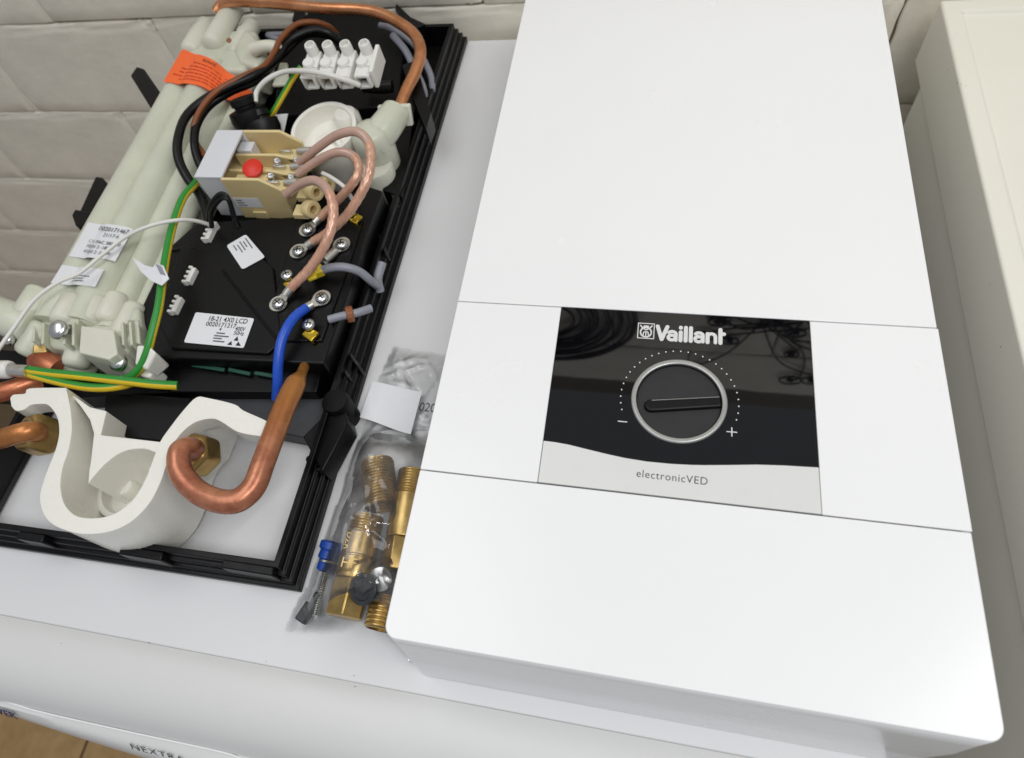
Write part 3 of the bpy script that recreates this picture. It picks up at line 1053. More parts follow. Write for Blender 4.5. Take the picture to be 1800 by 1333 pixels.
    def wrap(corners, name, mtl, nx=24, ny=10, lift=0.5, sag=0.55):
        """sheet over the tubes; corners are photograph points (bl, br, tr, tl) on the tubes' top"""
        bl, br, tr, tl = [B(u, v, zt + 7) for (u, v) in corners]
        m = MB()
        vs = []
        for j in range(ny + 1):
            for i in range(nx + 1):
                a = bl.lerp(br, i / nx)
                b = tl.lerp(tr, i / nx)
                p = a.lerp(b, j / ny)
                h = tube_height(p)
                # tape bridges the grooves: mean of own height and the neighbours'
                hs = [tube_height(p + V(d, 0, 0)) for d in (-7, -4, -2, 0, 2, 4, 7)]
                hh = max(h, sag * max(hs) + (1 - sag) * h)
                vs.append(V(p.x, p.y, max(hh, 30) + lift))
        fs = []
        w = nx + 1
        for j in range(ny):
            for i in range(nx):
                fs.append((j * w + i, j * w + i + 1, (j + 1) * w + i + 1, (j + 1) * w + i))
        m.add(vs, fs)
        o = m.build(name, mtl, t, angle=80)
        def at(fu, fv):
            a = bl.lerp(br, fu)
            b = tl.lerp(tr, fu)
            p = a.lerp(b, fv)
            hs = [tube_height(p + V(d, 0, 0)) for d in (-7, -4, -2, 0, 2, 4, 7)]
            hh = max(hs[3], sag * max(hs) + (1 - sag) * hs[3])
            return V(p.x, p.y, max(hh, 30) + lift)
        return o, at
    def lines(parent, at, rows, mtl, th=0.02):
        """rows of small printed words: (v, u0, u1, words)"""
        rnd = random.Random(11)
        for (v, u0, u1) in rows:
            m = MB()
            u = u0
            while u < u1:
                l = rnd.uniform(0.03, 0.09)
                u2 = min(u + l, u1)
                k = 4
                vs = []
                for i in range(k + 1):
                    f = u + (u2 - u) * i / k
                    vs.append(at(f, v) + V(0, 0, .16))
                    vs.append(at(f, v + th) + V(0, 0, .16))
                m.add(vs, [(2 * i, 2 * i + 2, 2 * i + 3, 2 * i + 1) for i in range(k)])
                u = u2 + 0.012
            m.build('print_line', mtl, parent, flat=True)
    lab, at = wrap([(284, 140), (402, 158), (428, 126), (318, 82)], 'warning_label', 'orange_label', sag=0.85, lift=.8)
    lines(lab, at, [(0.70, 0.28, .80), (0.58, 0.25, .85), (0.47, .15, .85), (0.36, .15, .80), (0.24, .08, .85), (0.14, .2, .9)], 'orange_ink', th=.035)
    p0, p1 = at(.40, .82), at(.66, .82)
    p0.z = p1.z = max(at(.40 + .02 * q, .82 + .02 * r_).z for q in range(14) for r_ in range(6)) + .1
    text_mesh('Achtung!', 'lettering', 'print_black', lab, p0, p1 - p0, V(0, 1, 0), 5.0, thick=.2)
    lab, at = wrap([(118, 448), (200, 458), (231, 400), (152, 388)], 'rating_label', 'paper_white', sag=0.92, lift=.5)
    def label_text(lab, at, items):
        for (s, fu, fv, size, mt_) in items:
            a, b = at(fu, fv), at(min(fu + .3, 1), fv)
            up = at(fu, min(fv + .2, 1)) - a
            up.z = 0
            d = b - a
            mid = max(at(fu + q * .1, fv).z for q in range(0, 6) if fu + q * .1 <= 1)
            a.z = mid + .2
            d.z = 0
            text_mesh(s, 'lettering', mt_, lab, a, d, up, size, thick=.25)
    label_text(lab, at, [('0020171467', .36, .78, 5.4, 'print_black'), ('21/17-6', .52, .62, 4.6, 'print_grey'), ('CV PAC 380-400', .30, .40, 4.0, 'print_black'), ('380V 2 -18kW', .30, .26, 4.0, 'print_black'), ('400V 2 -21kW', .30, .11, 4.0, 'print_black')])
    lab, at = wrap([(86, 495), (167, 505), (183, 474), (106, 463)], 'serial_label', 'paper_white', sag=0.92, lift=.5)
    lines(lab, at, [(.62, .38, .62), (.48, .38, .78), (.34, .38, .66), (.2, .38, .72)], 'print_grey', th=.05)

    # ---- electronics housing
    HZ = 40.0
    mb = MB()
    mb.prism(Bs([(246, 545, HZ), (300, 432, HZ), (345, 392, HZ), (560, 378, HZ), (640, 325, HZ), (672, 335, HZ), (640, 420, HZ), (624, 480, HZ), (568, 640, HZ), (272, 628, HZ)]), 3)
    hs = mb.build('electronics_housing', 'black_plastic', t, bevel=1.4, segs=3)
    mb = MB()
    mb.prism(Bs([(318, 432, HZ + 2.4), (395, 398, HZ + 2.4), (480, 470, HZ + 2.4), (495, 600, HZ + 2.4), (470, 622, HZ + 2.4), (300, 612, HZ + 2.4), (275, 560, HZ + 2.4)]), HZ - .2)
    mb.build('housing_lid', 'black_plastic', t, bevel=1.0)
    mb = MB()
    mb.tube(Bs([(392, 476, HZ + 3.2), (440, 538, HZ + 3.0), (488, 598, HZ + 3.0)]), 1.0, seg=8)
    mb.build('lid_ridge', 'black_plastic', t)
    mb = MB()
    mb.tube(Bs([(300, 440, HZ + 1), (335, 436, HZ + 2), (362, 444, HZ + 2)]), 0.7, seg=8)
    mb.build('lid_ridge', 'black_plastic', t)
    # front ledge with the green board showing through its slots
    mb = MB()
    mb.prism(Bs([(272, 632, 26), (566, 645, 26), (556, 690, 26), (300, 690, 26)]), 3)
    mb.build('housing_ledge', 'black_plastic', t, bevel=1)
    for (a, b) in (((297, 633), (318, 641)), ((338, 642), (395, 651)), ((402, 650), (440, 658)), ((448, 656), (482, 662))):
        mb = MB()
        p, q = B(a[0], a[1], 29), B(b[0], b[1], 29)
        mb.obox((p + q) / 2, (q - p), V(0, 1, 0), V(0, 0, 1), (q - p).length / 2, 1.2, 0.8)
        mb.build('circuit_board_edge', 'board_green', t, bevel=.2)
    # pin headers
    for (u, v, l, tilt) in ((371, 406, 16, 0), (336, 484, 12, 0), (311, 536, 12, 0)):
        mb = MB()
        c = B(u, v, HZ + 6)
        ex = (B(u + 9, v - 18, HZ + 6) - c).normalized()
        ey = V(-ex.y, ex.x, 0)
        mb.obox(c - V(0, 0, 2), ex, ey, V(0, 0, 1), l / 2, 1.7, 3.0)
        np_ = int(l / 4)
        for i in range(np_ + 1):
            q = c + ex * (-l / 2 + l * i / np_)
            mb.obox(q + ey * 2.6 - V(0, 0, 1), ex, ey, V(0, 0, 1), .9, 1.5, 2.6)
        mb.build('pin_header', 'white_plastic', t, bevel=.3)
    # labels on the housing
    def plate(corn, z, name, rad=1.5, mtl='paper_white'):
        P = [B(u, v, z) for (u, v) in corn]      # bl, br, tr, tl
        ring = []
        for i in range(4):
            c, a, b = P[i], P[i - 1], P[(i + 1) % 4]
            da, db = (a - c).normalized() * rad, (b - c).normalized() * rad
            for k in range(4):
                f = k / 3
                ring.append(c + da * (1 - f) ** 2 + db * f ** 2)
        m = MB()
        m.prism(ring, z - .25)
        o = m.build(name, mtl, t)
        return o, P
    lab, P = plate([(323, 602), (428, 612), (447, 560), (344, 549)], HZ + 3, 'type_label')
    def on_label(lab, P, items):
        bl, br, tr, tl = P
        ex, ey = (br - bl), (tl - bl)
        for (s, fu, fv, size, mt_, sq) in items:
            o = bl + ex * fu + ey * fv
            text_mesh(s, 'lettering', mt_, lab, o, ex, ey, size, thick=.12, squeeze=sq, bold=.012)
    on_label(lab, P, [('18-21 4X0 LCD', .25, .76, 5.4, 'print_black', .85), ('0020171217', .25, .59, 4.8, 'print_black', .95), ('4', .50, .47, 3.6, 'print_black', 1),
                      ('400V', .76, .52, 4.4, 'print_black', .8), ('50Hz', .76, .38, 4.4, 'print_black', .8)])
    bl, br, tr, tl = P
    ex, ey = br - bl, tl - bl
    m = MB()
    for tri in (((.80, .20), (.88, .20), (.84, .34)), ((.72, .05), (.80, .05), (.77, .18)), ((.86, .05), (.95, .05), (.885, .18))):
        m.prism([bl + ex * a + ey * b + V(0, 0, .18) for a, b in tri], HZ + 3.02)
    m.build('static_warning_symbol', 'print_black', lab)
    m = MB()
    for i, (v, u0, u1) in enumerate(((.37, .48, .62), (.28, .46, .70), (.20, .46, .6), (.11, .47, .66))):
        m.prism([bl + ex * a + ey * b + V(0, 0, .16) for a, b in ((u0, v), (u1, v), (u1, v + .04), (u0, v + .04))], HZ + 3.02)
    m.build('print_lines', 'print_grey', lab)
    lab, P = plate([(398, 432), (426, 474), (466, 452), (432, 412)], HZ + 3.2, 'component_label', 2)
    bl, br, tr, tl = P
    ex, ey = br - bl, tl - bl
    m = MB()
    for (v, u0, u1) in ((.86, .12, .55), (.70, .18, .42), (.56, .12, .48), (.40, .18, .5), (.24, .12, .35)):
        m.prism([bl + ex * a + ey * b + V(0, 0, .16) for a, b in ((u0, v), (u1, v), (u1, v + .05), (u0, v + .05))], HZ + 3.22)
    m.build('print_lines', 'print_grey', lab)
    # small flag label folded round the thin sensor lead
    m = MB()
    fl = Bs([(232, 452, 66), (248, 478, 68), (266, 494, 69), (284, 502, 69), (297, 490, 69), (287, 467, 71), (276, 463, 72), (268, 470, 70), (254, 466, 68)])
    m.slab(fl, V(0, 0, -.5))
    fo = m.build('flag_label', 'paper_white', t, flat=True)
    m = MB()
    m.slab([fl[5] + V(-.5, -1.5, .8), fl[4] + V(-2.5, 1.5, .8), fl[4] + V(-7, 2.5, 1.2), fl[6] + V(0, -1, 1.2)], V(0, 0, -.3))
    m.build('print_patch', 'wire_grey', fo, flat=True)

    # ---- screws, ring terminals and crimps
    def screw(u, v, z=HZ + 4, r=4.3):
        c = B(u, v, z)
        m = MB()
        m.lathe([(r * .5, -6), (r * .5, 0), (r, 0), (r, 1.2), (r * .86, 2.3), (r * .5, 3.0), (0, 3.2)], c, (0, 0, 1), seg=26)
        o = m.build('screw', 'steel', t, angle=45)
        m = MB()
        an = random.uniform(0, 1.5)
        for a in (an, an + math.pi / 2):
            d = V(math.cos(a), math.sin(a), 0)
            m.obox(c + V(0, 0, 2.95), d, V(-d.y, d.x, 0), V(0, 0, 1), r * .55, .42, .35)
        m.build('cross_slot', 'gap_dark', o, flat=True)
        return c
    def lug(u, v, cu, cv, z=HZ + 2.6, z2=None, barrel=11.0):
        """ring terminal under a screw, barrel pointing to (cu, cv)"""
        c = screw(u, v, z + 1.6)
        c = B(u, v, z)
        e = B(cu, cv, z2 if z2 else z + 2)
        d = (e - c)
        dh = d.normalized()
        m = MB()
        m.lathe([(2.6, 0), (6.2, 0), (6.2, 1.1), (2.6, 1.1)], c, (0, 0, 1), seg=28, close=False)
        side = V(-dh.y, dh.x, 0).normalized()
        neck0, neck1 = c + dh * 4.6 + V(0, 0, .6), e - dh * barrel * .45
        m.add([neck0 - side * 4, neck0 + side * 4, neck1 + side * 2.4, neck1 - side * 2.4, neck0 - side * 4 - V(0, 0, .9), neck0 + side * 4 - V(0, 0, .9), neck1 + side * 2.4 - V(0, 0, .9), neck1 - side * 2.4 - V(0, 0, .9)],
              [(0, 1, 2, 3), (7, 6, 5, 4), (0, 4, 5, 1), (1, 5, 6, 2), (2, 6, 7, 3), (3, 7, 4, 0)])
        m.build('ring_terminal', 'tin', t, angle=40)
        m = MB()
        m.lathe([(1.7, barrel / 2 - 1), (3.0, barrel / 2), (3.1, -barrel / 2), (2.2, -barrel / 2)], e, dh, seg=20, close=False)
        m.build('crimp_barrel', 'tin', t, angle=40)
        return c, e, dh
    lug(541, 405, 563, 382, z2=47)
    lug(525, 443, 551, 425, z2=47)
    lug(490, 535, 511, 507, z2=48)
    lug(601, 431, 580, 450)
    lug(566, 525, 536, 543)
    for (u, v, bu, bv) in ((505, 485, 512, 500), (543, 572, 546, 588), (616, 374, 624, 384)):
        screw(u, v, HZ + 6)
        m = MB()
        c = B(bu, bv, HZ + 4)
        m.obox(c, V(.8, -.4, 0), V(.4, .8, 0), V(0, 0, 1), 4.6, 3.6, 1.2)
        m.obox(c + V(-.4, -3.4, -1), V(.8, -.4, 0), V(.4, .8, 0), V(0, 0, 1), 4.0, .7, 2.2)
        m.build('brass_clip', 'brass_clip', t, bevel=.5)
    m = MB()
    m.lathe([(2.0, 0), (4.2, 0), (4.2, .6), (2.0, .6)], B(560, 582, HZ + 1.0), (0, 0, 1), seg=26, close=False)
    m.lathe([(0, .2), (2.0, .2)], B(560, 582, HZ + 1.0), (0, 0, 1), seg=20, close=False)
    m.build('washer', 'dark_grey_plastic', t)
    # raised bed the terminals sit on
    m = MB()
    m.prism(Bs([(470, 560, HZ + 1.6), (525, 380, HZ + 1.6), (628, 358, HZ + 1.6), (636, 392, HZ + 1.6), (612, 470, HZ + 1.6), (565, 600, HZ + 1.6), (500, 600, HZ + 1.6)]), HZ - .3)
    m.build('terminal_bed', 'black_plastic', t, bevel=.8)

    # ---- braided copper leads in clear sheath
    def lead(pts, r=3.2, name='braided_lead', m0='braid_copper'):
        m = MB()
        m.tube(Bs(pts), r, seg=24, sub=26, strands=5, twist=1.15, start=.45)
        nq = len(m.f)
        m.m = [1 if i < nq * .45 else 0 for i in range(nq)]
        return m.build(name, [m0, 'sheath_pink'], t, angle=60)
    lead([(527, 286, 62), (556, 262, 74), (592, 238, 84), (626, 232, 88), (648, 252, 86), (651, 292, 82), (640, 330, 76), (610, 378, 64), (575, 410, 54), (551, 425, 48)])
    lead([(524, 306, 62), (556, 284, 70), (592, 268, 76), (620, 274, 76), (631, 296, 74), (622, 320, 70), (596, 350, 58), (563, 383, 48)], r=3.1)
    lead([(504, 342, 64), (528, 324, 74), (554, 318, 80), (576, 335, 82), (586, 372, 78), (576, 420, 70), (548, 468, 58), (511, 507, 49)], r=3.3)

    # ---- safety cut-out: white shell with beige base, red button
    ZR = 70.0
    wl = B(343, 314, ZR)
    m = MB()
    P = Bs([(386, 233, ZR), (427, 233, ZR), (392, 319, ZR), (342, 314, ZR)])
    x0, x1 = (P[0].x + P[3].x) / 2, (P[1].x + P[2].x) / 2
    y0_, y1_ = P[3].y, P[0].y
    zb = 30.0
    m.box(x0, x1, y0_, y0_ + 2.2, zb, ZR)
    m.box(x0, x1, y1_ - 2.2, y1_, zb, ZR)
    m.box(x0, x0 + 2.2, y0_ + 2.2, y1_ - 2.2, zb, ZR)
    m.box(x0 - .4, x1, y0_ - .4, y1_ + .4, ZR + .05, ZR + 2.2)
    m.build('cutout_shell', 'white_shell', t, bevel=.5)
    # base with tall side walls, chamfered towards the wires
    xe_ = B(517, 392, zb).x
    x2 = B(452, 325, ZR).x
    x3 = B(490, 348, 62).x
    def wall(yw, th, name='cutout_wall'):
        mm = MB()
        ring = [V(x1 - 1, yw, zb), V(xe_, yw, zb), V(x3 + (xe_ - x3) * .35, yw, 60), V(x2, yw, ZR + 1), V(x1 - 1, yw, ZR + 1)]
        mm.slab(ring, V(0, th, 0))
        return mm.build(name, 'beige_plastic', t, bevel=.5)
    fw = wall(y0_ - 1.6, 2.4)
    wall(y1_ - .6, 2.4)
    m = MB()
    m.box(x0 + 3, xe_ - 4, y0_ + .9, y1_ - .7, zb + 1, 50)
    m.build('cutout_base', 'beige_plastic', t, bevel=.4)
    yd = (y1_ - y0_) / 3
    for k in (1, 2):
        m = MB()
        yw = y0_ + yd * k
        ring = [V(x1 - 6, yw, 50.1), V(xe_ - 4, yw, 50.1), V(xe_ - 7, yw, 57), V(x3 - 2, yw, 58), V(x2 - 2, yw, 62), V(x1 - 6, yw, 62)]
        m.slab(ring, V(0, 2.2, 0))
        m.build('cutout_divider', 'beige_plastic', t, bevel=.4)
    # stepped contact carriers in each bay
    for k in range(3):
        m = MB()
        yc = y0_ + yd * (k + .5)
        m.box(x2 - 3, x3 + 1, yc - 4.5, yc + 4.5, 50.1, 57)
        m.build('contact_carrier', 'beige_plastic', t, bevel=.8)
        m = MB()
        m.tube([V(x3 - 2, yc, 58.5), V(x3 + 9, yc - .5, 60)], 3.0, seg=16, smooth=False)
        m.build('contact_barrel', 'tin', t, angle=45)
        m = MB()
        m.box(x2 - 2.4, x2 + 7.5, yc - 1.2, yc + 1.2, 57.1, 60)
        m.build('contact_blade', 'tin', t, bevel=.4)
    for (u, v, z) in ((546, 368, 52), (552, 338, 52), (572, 326, 50)):
        m = MB()
        c = B(u, v, z)
        m.lathe([(3.0, -4), (6.0, -4), (6.4, -3), (6.4, 3), (6.0, 4), (3.0, 4)], c, V(.75, -.35, .25), seg=24, close=False)
        m.lathe([(3.0, 4), (3.0, -4)], c, V(.75, -.35, .25), seg=24, close=False)
        m.obox(c - V(7, 0, 3), V(1, 0, 0), V(0, 1, 0), V(0, 0, 1), 6, 5, 2.2)
        m.build('cutout_lug', 'beige_plastic', t, bevel=.4)
    m = MB()
    tb_ = BY(462, 384, y0_ - 2.4)
    m.box(tb_.x - 5, tb_.x + 6, y0_ - 3.0, y0_ - 1.7, zb + 1, zb + 8)
    m.build('latch', 'beige_plastic', t, bevel=.4)
    for (u, v) in ((487, 283), (476, 309), (522, 281), (512, 311)):
        m = MB()
        q = B(u, v, 62)
        m.lathe([(2.6, -8), (2.6, 0), (2.0, .6), (0, .7)], q, V(.3, -.3, 1), seg=18)
        m.obox(q + V(0, 0, .6), V(1, .6, 0), V(-.6, 1, 0), V(0, 0, 1), 2.0, .4, .3)
        m.build('terminal_screw', 'steel', t, angle=40)
    m = MB()
    m.box(x1 + 1, x2 - 1, y0_ + 2, y0_ + yd - 1, 50.1, 60)
    m.build('inner_block', 'beige_plastic', t, bevel=.6)
    m = MB()
    m.box(x1 - 5, x1 + 7, y1_ - yd + 3, y1_ - 3, 50.1, 64)
    m.build('inner_block', 'white_shell', t, bevel=.6)
    m = MB()
    ex = V(1, 0, 0)
    c = B(443, 295, 66)
    m.lathe([(4.2, -12), (4.2, -2.5), (7.4, -2.5), (7.4, 0), (6.8, .5), (0, .6)], c, V(.1, -.25, 1), seg=36)
    m.build('reset_button', 'red_plastic', t, angle=45)
    # label on the front wall
    m = MB()
    yw = y0_ - 1.75
    a, b = BY(412, 354, yw), BY(462, 370, yw)
    m.box(a.x, b.x + 2, yw - .1, yw + .05, (a.z + b.z) / 2 - 1.5, (a.z + b.z) / 2 + 8.5)
    lb = m.build('cutout_label', 'paper_white', t)
    m = MB()
    for i in range(3):
        m.box(a.x + 2, a.x + 9 - i, yw - .25, yw - .14, (a.z + b.z) / 2 + 3.5 + (i - 1) * 2.6 - .5, (a.z + b.z) / 2 + 3.5 + (i - 1) * 2.6 + .3)
    m.build('print_lines', 'print_grey', lb)
    m = MB()
    m.tube(Bs([(366, 392, 50), (368, 366, 62), (384, 343, 72), (398, 345, 72), (408, 368, 62), (415, 398, 48)]), 1.8, seg=10)
    m.build('black_wire', 'wire_black', t)
    m = MB()
    m.tube(Bs([(372, 400, 50), (372, 372, 61), (388, 350, 70), (402, 352, 70), (410, 378, 58), (420, 400, 46)]), 1.8, seg=10)
    m.build('black_wire', 'wire_black', t)

    # ---- white cup, valve body
    c = B(568, 226, 54)
    m = MB()
    m.lathe([(25, -46), (26.5, -2), (26.2, 0), (25, .6), (23.2, 0), (22, -10), (20, -14), (12, -15.5), (8, -13), (0, -12.5)], c, V(0, -.12, 1), seg=64, close=False)
    m.build('flow_cup', 'ivory_plastic', t, angle=50)
    m = MB()
    m.tube([c + V(-8, -3, -11), c + V(-2, 0, -9.5), c + V(7, -1, -10), c + V(13, -7, -12)], [2, 3, 2.6, 2], seg=12)
    m.build('cup_vane', 'ivory_plastic', t)
    m = MB()
    q = B(655, 246, 48)
    m.lathe([(0, 13), (7, 12.6), (12, 10), (15, 4), (15.2, -6), (14, -40)], q, V(0, -.05, 1), seg=40, close=False)
    vb = m.build('valve_body', 'nylon', t, angle=60)
    m = MB()
    m.tube(Bs([(652, 258, 46), (676, 226, 50), (696, 198, 50)]), [13, 12.5, 11.5], seg=28)
    m.build('valve_neck', 'nylon', vb)
    m = MB()
    ca = B(692, 192, 54)
    m.obox(ca + V(0, 0, -6), V(1, .05, 0), V(0, .35, 1), V(0, 1, -.35), 13, 8.5, 2.2)
    m.build('valve_flange', 'nylon_pale', vb, bevel=1.4, segs=3)
    m = MB()
    m.obox(ca + V(0, -2.2, -3.6), V(1, .05, 0), V(0, .35, 1), V(0, 1, -.35), 7.5, 1.8, .6)
    m.build('flange_slot', 'gap_dark', vb)
    m = MB()
    m.lathe([(0, 10), (8, 9), (10.5, 5), (11, -30)], B(612, 214, 44), V(0, 0, 1), seg=32, close=False)
    m.build('valve_port', 'ivory_plastic', vb, angle=50)
    m = MB()
    qa = B(656, 290, 34)
    m.lathe([(0, 0), (13.5, 0), (14.5, -1.2), (14.5, -30)], qa, V(0, 0, 1), seg=36, close=False)
    m.build('valve_base', 'nylon_pale', vb, angle=50)
    m = MB()
    m.prism(Bs([(640, 300, 22), (668, 300, 22), (666, 322, 22), (640, 330, 22)]), 5)
    m.build('valve_foot', 'nylon_pale', vb, bevel=1)

    # ---- copper pipes
    m = MB()
    m.tube(Bs([(380, 22, 58), (390, 8, 62), (412, 3, 64), (470, 5, 64), (560, 14, 64), (630, 17, 63), (668, 24, 62), (704, 42, 60), (730, 64, 58), (739, 92, 57), (730, 126, 55), (714, 160, 52), (702, 190, 50)]),
           4.8, seg=24, sub=10)
    m.build('copper_pipe', 'copper', t)
    m = MB()
    m.tube(Bs([(346, 796, 42), (334, 788, 58), (316, 796, 65), (318, 830, 64), (344, 862, 62), (382, 880, 62), (418, 880, 62), (446, 856, 62), (462, 816, 62), (476, 778, 60.5)]),
           6.6, seg=28, sub=10)
    p1 = m.build('copper_pipe', 'copper_patina', t)
    m = MB()
    m.tube(Bs([(474, 783, 60.8), (480, 768, 60), (500, 716, 56), (513, 688, 53), (520, 674, 51), (525, 666, 49), (529, 659, 46), (535, 645, 38)]), [6.62, 6.62, 6.62, 6.6, 6.2, 4.6, 3.3, 3.2], seg=28)
    m.build('pipe_end', 'copper_patina', p1)
    m = MB()
    m.tube(Bs([(70, 762, 46), (56, 758, 56), (34, 762, 58), (0, 772, 56), (-60, 786, 54)]), 6.2, seg=24)
    m.build('copper_pipe', 'copper_brown', t)
    m = MB()
    m.tube(Bs([(72, 668, 30), (45, 676, 34), (10, 688, 36), (-50, 700, 36)]), 6.6, seg=24)
    m.build('copper_pipe', 'copper_red', t)
    def hexnut(u, v, z, r, h, axis, rot=.2):
        m = MB()
        c = B(u, v, z)
        m.lathe([(r * .5, h), (r * .8, h), (r * .97, h - 2.4), (r, -4), (r * .96, -9), (r * .7, -12), (r * .4, -12)], c, axis, seg=6, rot=rot, close=False)
        o = m.build('hex_nut', 'brass_dark', t, bevel=1.4, segs=3)
        m = MB()
        m.lathe([(r * .55, h - .5), (r * .62, h + .4), (r * .45, h + .6)], c, axis, seg=30, close=False)
        m.build('thread_collar', 'brass_dark', o, angle=50)
    hexnut(66, 764, 42, 13.5, 9, V(-.35, -.1, 1), .4)
    hexnut(344, 798, 42, 13.6, 8, V(-.1, -.2, 1), .1)

    # ---- white S-shaped water trap at the bottom
    ZW = 58.0
    outer = [(18, 700), (24, 694), (44, 692), (52, 683), (110, 682), (116, 684), (120, 700), (124, 722), (126, 756), (120, 792), (110, 822), (106, 856), (114, 888), (136, 908), (172, 911), (206, 901), (236, 876), (256, 842), (270, 806),
             (282, 776), (300, 750), (322, 722), (345, 699), (366, 700), (412, 711), (428, 722), (468, 740), (482, 752)]
    inner = [(20, 714), (28, 722), (42, 720), (54, 712), (74, 710), (84, 712), (94, 722), (102, 738), (104, 762), (98, 790), (86, 820), (76, 848), (70, 876), (78, 906), (100, 926), (140, 938), (186, 936), (226, 920), (260, 888), (280, 852),
             (292, 818), (302, 786), (320, 760), (344, 742), (372, 736), (390, 742), (420, 760), (466, 768)]
    m = MB()
    n = len(outer)
    def fine(pts, k=4):
        out = []
        for i in range(len(pts) - 1):
            p0, p1, p2, p3 = [Vector(pts[max(0, min(len(pts) - 1, j))]) for j in (i - 1, i, i + 1, i + 2)]
            for q in range(k):
                f = q / k
                out.append(0.5 * (2 * p1 + (p2 - p0) * f + (2 * p0 - 5 * p1 + 4 * p2 - p3) * f * f + (3 * p1 - p0 - 3 * p2 + p3) * f ** 3))
        out.append(Vector(pts[-1]))
        return out
    A = [B(p.x, p.y, ZW) for p in fine(outer)]
    Cc = [B(p.x, p.y, ZW) for p in fine(inner)]
    n = len(A)
    def low(i):
        f = i / (n - 1)
        return 46 if f < .16 or f > .84 else 6
    vs = A + Cc + [V(p.x, p.y, low(i)) for i, p in enumerate(A)] + [V(p.x, p.y, low(i)) for i, p in enumerate(Cc)]
    fs = []
    for i in range(n - 1):
        fs.append((i, i + 1, n + i + 1, n + i))
        fs.append((2 * n + i, 3 * n + i, 3 * n + i + 1, 2 * n + i + 1))
        lo = 0 if (i < 3 or i > n - 5) else 0
        fs.append((i, 2 * n + i, 2 * n + i + 1, i + 1))
        fs.append((n + i, n + i + 1, 3 * n + i + 1, 3 * n + i))
    fs.append((0, n, 3 * n, 2 * n))
    fs.append((n - 1, 3 * n - 1, 4 * n - 1, 2 * n - 1))
    m.add(vs, fs)
    trap = m.build('water_trap', 'ivory_plastic', t, bevel=.7, angle=50)
    # raised back wall and floor of the trap
    m = MB()
    m.prism(Bs([(112, 686, 52), (158, 716, 52), (186, 722, 52), (176, 764, 52), (290, 778, 52), (276, 806, 52), (258, 840, 52), (240, 870, 52), (206, 898, 52), (172, 906, 52), (138, 902, 52), (116, 884, 52), (108, 856, 52), (112, 822, 52), (122, 792, 52), (128, 756, 52)]), 51)
    # floor lies lower: same outline dropped
    m2 = MB()
    m2.prism([V(p.x, p.y, 10) for p in Bs([(112, 686, ZW), (158, 716, ZW), (186, 722, ZW), (176, 764, ZW), (290, 778, ZW), (276, 806, ZW), (258, 840, ZW), (240, 870, ZW), (206, 898, ZW), (172, 906, ZW), (138, 902, ZW), (116, 884, ZW), (108, 856, ZW), (112, 822, ZW), (122, 792, ZW), (128, 756, ZW)])], 6)
    m2.build('trap_floor', 'ivory_plastic', trap)
    m = MB()
    m.prism(Bs([(116, 686, 52), (158, 716, 52), (187, 723, 52), (177, 765, 52), (290, 778, 52), (277, 797, 52)] + [(p.x, p.y, 51) for p in fine([(268, 793), (255, 789), (240, 789), (226, 791), (212, 796), (200, 803), (190, 811), (180, 820), (170, 831), (161, 842), (155, 850)], 3)] + [(157, 826, 51), (163, 790, 51), (165, 762, 52), (158, 738, 52), (140, 712, 52)]), 6)
    m.build('trap_shoulder', 'ivory_plastic', trap, bevel=1.0)
    m = MB()
    c = B(222, 858, 22)
    m.lathe([(20, -12), (20, 0), (18, .6), (16.5, 0), (16.2, -10), (0, -10)], c, V(0, 0, 1), seg=48, close=False)
    m.lathe([(6.5, -10), (6.5, 0), (5.5, 1.6), (0, 2.4)], c + V(-2, 1, 0), V(0, 0, 1), seg=24, close=False)
    m.build('trap_socket', 'ivory_plastic', trap, angle=45)

    # ---- wiring
    def wire(pts, r, mtl, name):
        m = MB()
        m.tube(Bs(pts), r, seg=12, sub=10)
        return m.build(name, mtl, t)
    wire([(592, 60, 40), (576, 46, 52), (550, 39, 60), (520, 44, 64), (494, 68, 64), (482, 92, 62), (462, 118, 66), (420, 138, 70), (382, 160, 70), (356, 188, 68), (342, 218, 64), (342, 246, 58), (360, 276, 52)], 2.5, 'wire_brown', 'brown_wire')
    wire([(602, 78, 42), (576, 58, 54), (548, 54, 58), (508, 72, 58), (486, 104, 58), (452, 130, 66), (404, 152, 68), (362, 174, 68), (328, 204, 68), (313, 244, 68), (314, 280, 64), (330, 314, 58), (352, 344, 50), (368, 392, 46)], 3.6, 'wire_black', 'black_wire')
    wire([(598, 66, 40), (540, 60, 50), (496, 96, 54), (452, 140, 60), (404, 162, 62), (366, 188, 62), (345, 222, 62), (342, 256, 60), (350, 286, 54), (362, 306, 48)], 3.4, 'wire_black', 'black_wire')
    wire([(500, 60, 30), (470, 62, 30), (505, 70, 28), (560, 50, 28)], 2.4, 'wire_grey', 'grey_wire')
    wire([(449, 180, 66), (452, 160, 70), (470, 140, 76), (498, 127, 80), (530, 125, 86), (570, 130, 90), (605, 140, 84), (632, 150, 76)], 2.0, 'wire_white', 'white_wire')
    wire([(0 - 20, 638, 66), (22, 580, 68), (60, 528, 70), (100, 498, 70), (140, 480, 68), (180, 448, 68), (222, 416, 70), (262, 398, 72), (306, 388, 70), (340, 388, 62), (372, 396, 50)], 1.4, 'wire_white', 'white_wire')
    wire([(560, 592 - 114, 47), (580, 471, 50), (606, 470, 50), (632, 478, 44), (652, 494, 34), (662, 502, 22)], 2.9, 'wire_grey', 'grey_wire')
    wire([(578, 562, 44), (600, 556, 44), (628, 550, 42), (652, 542, 38)], 2.7, 'wire_grey', 'grey_wire')
    wire([(668, 512, 14), (664, 490, 22), (672, 462, 26)], 3.2, 'wire_grey', 'grey_wire')
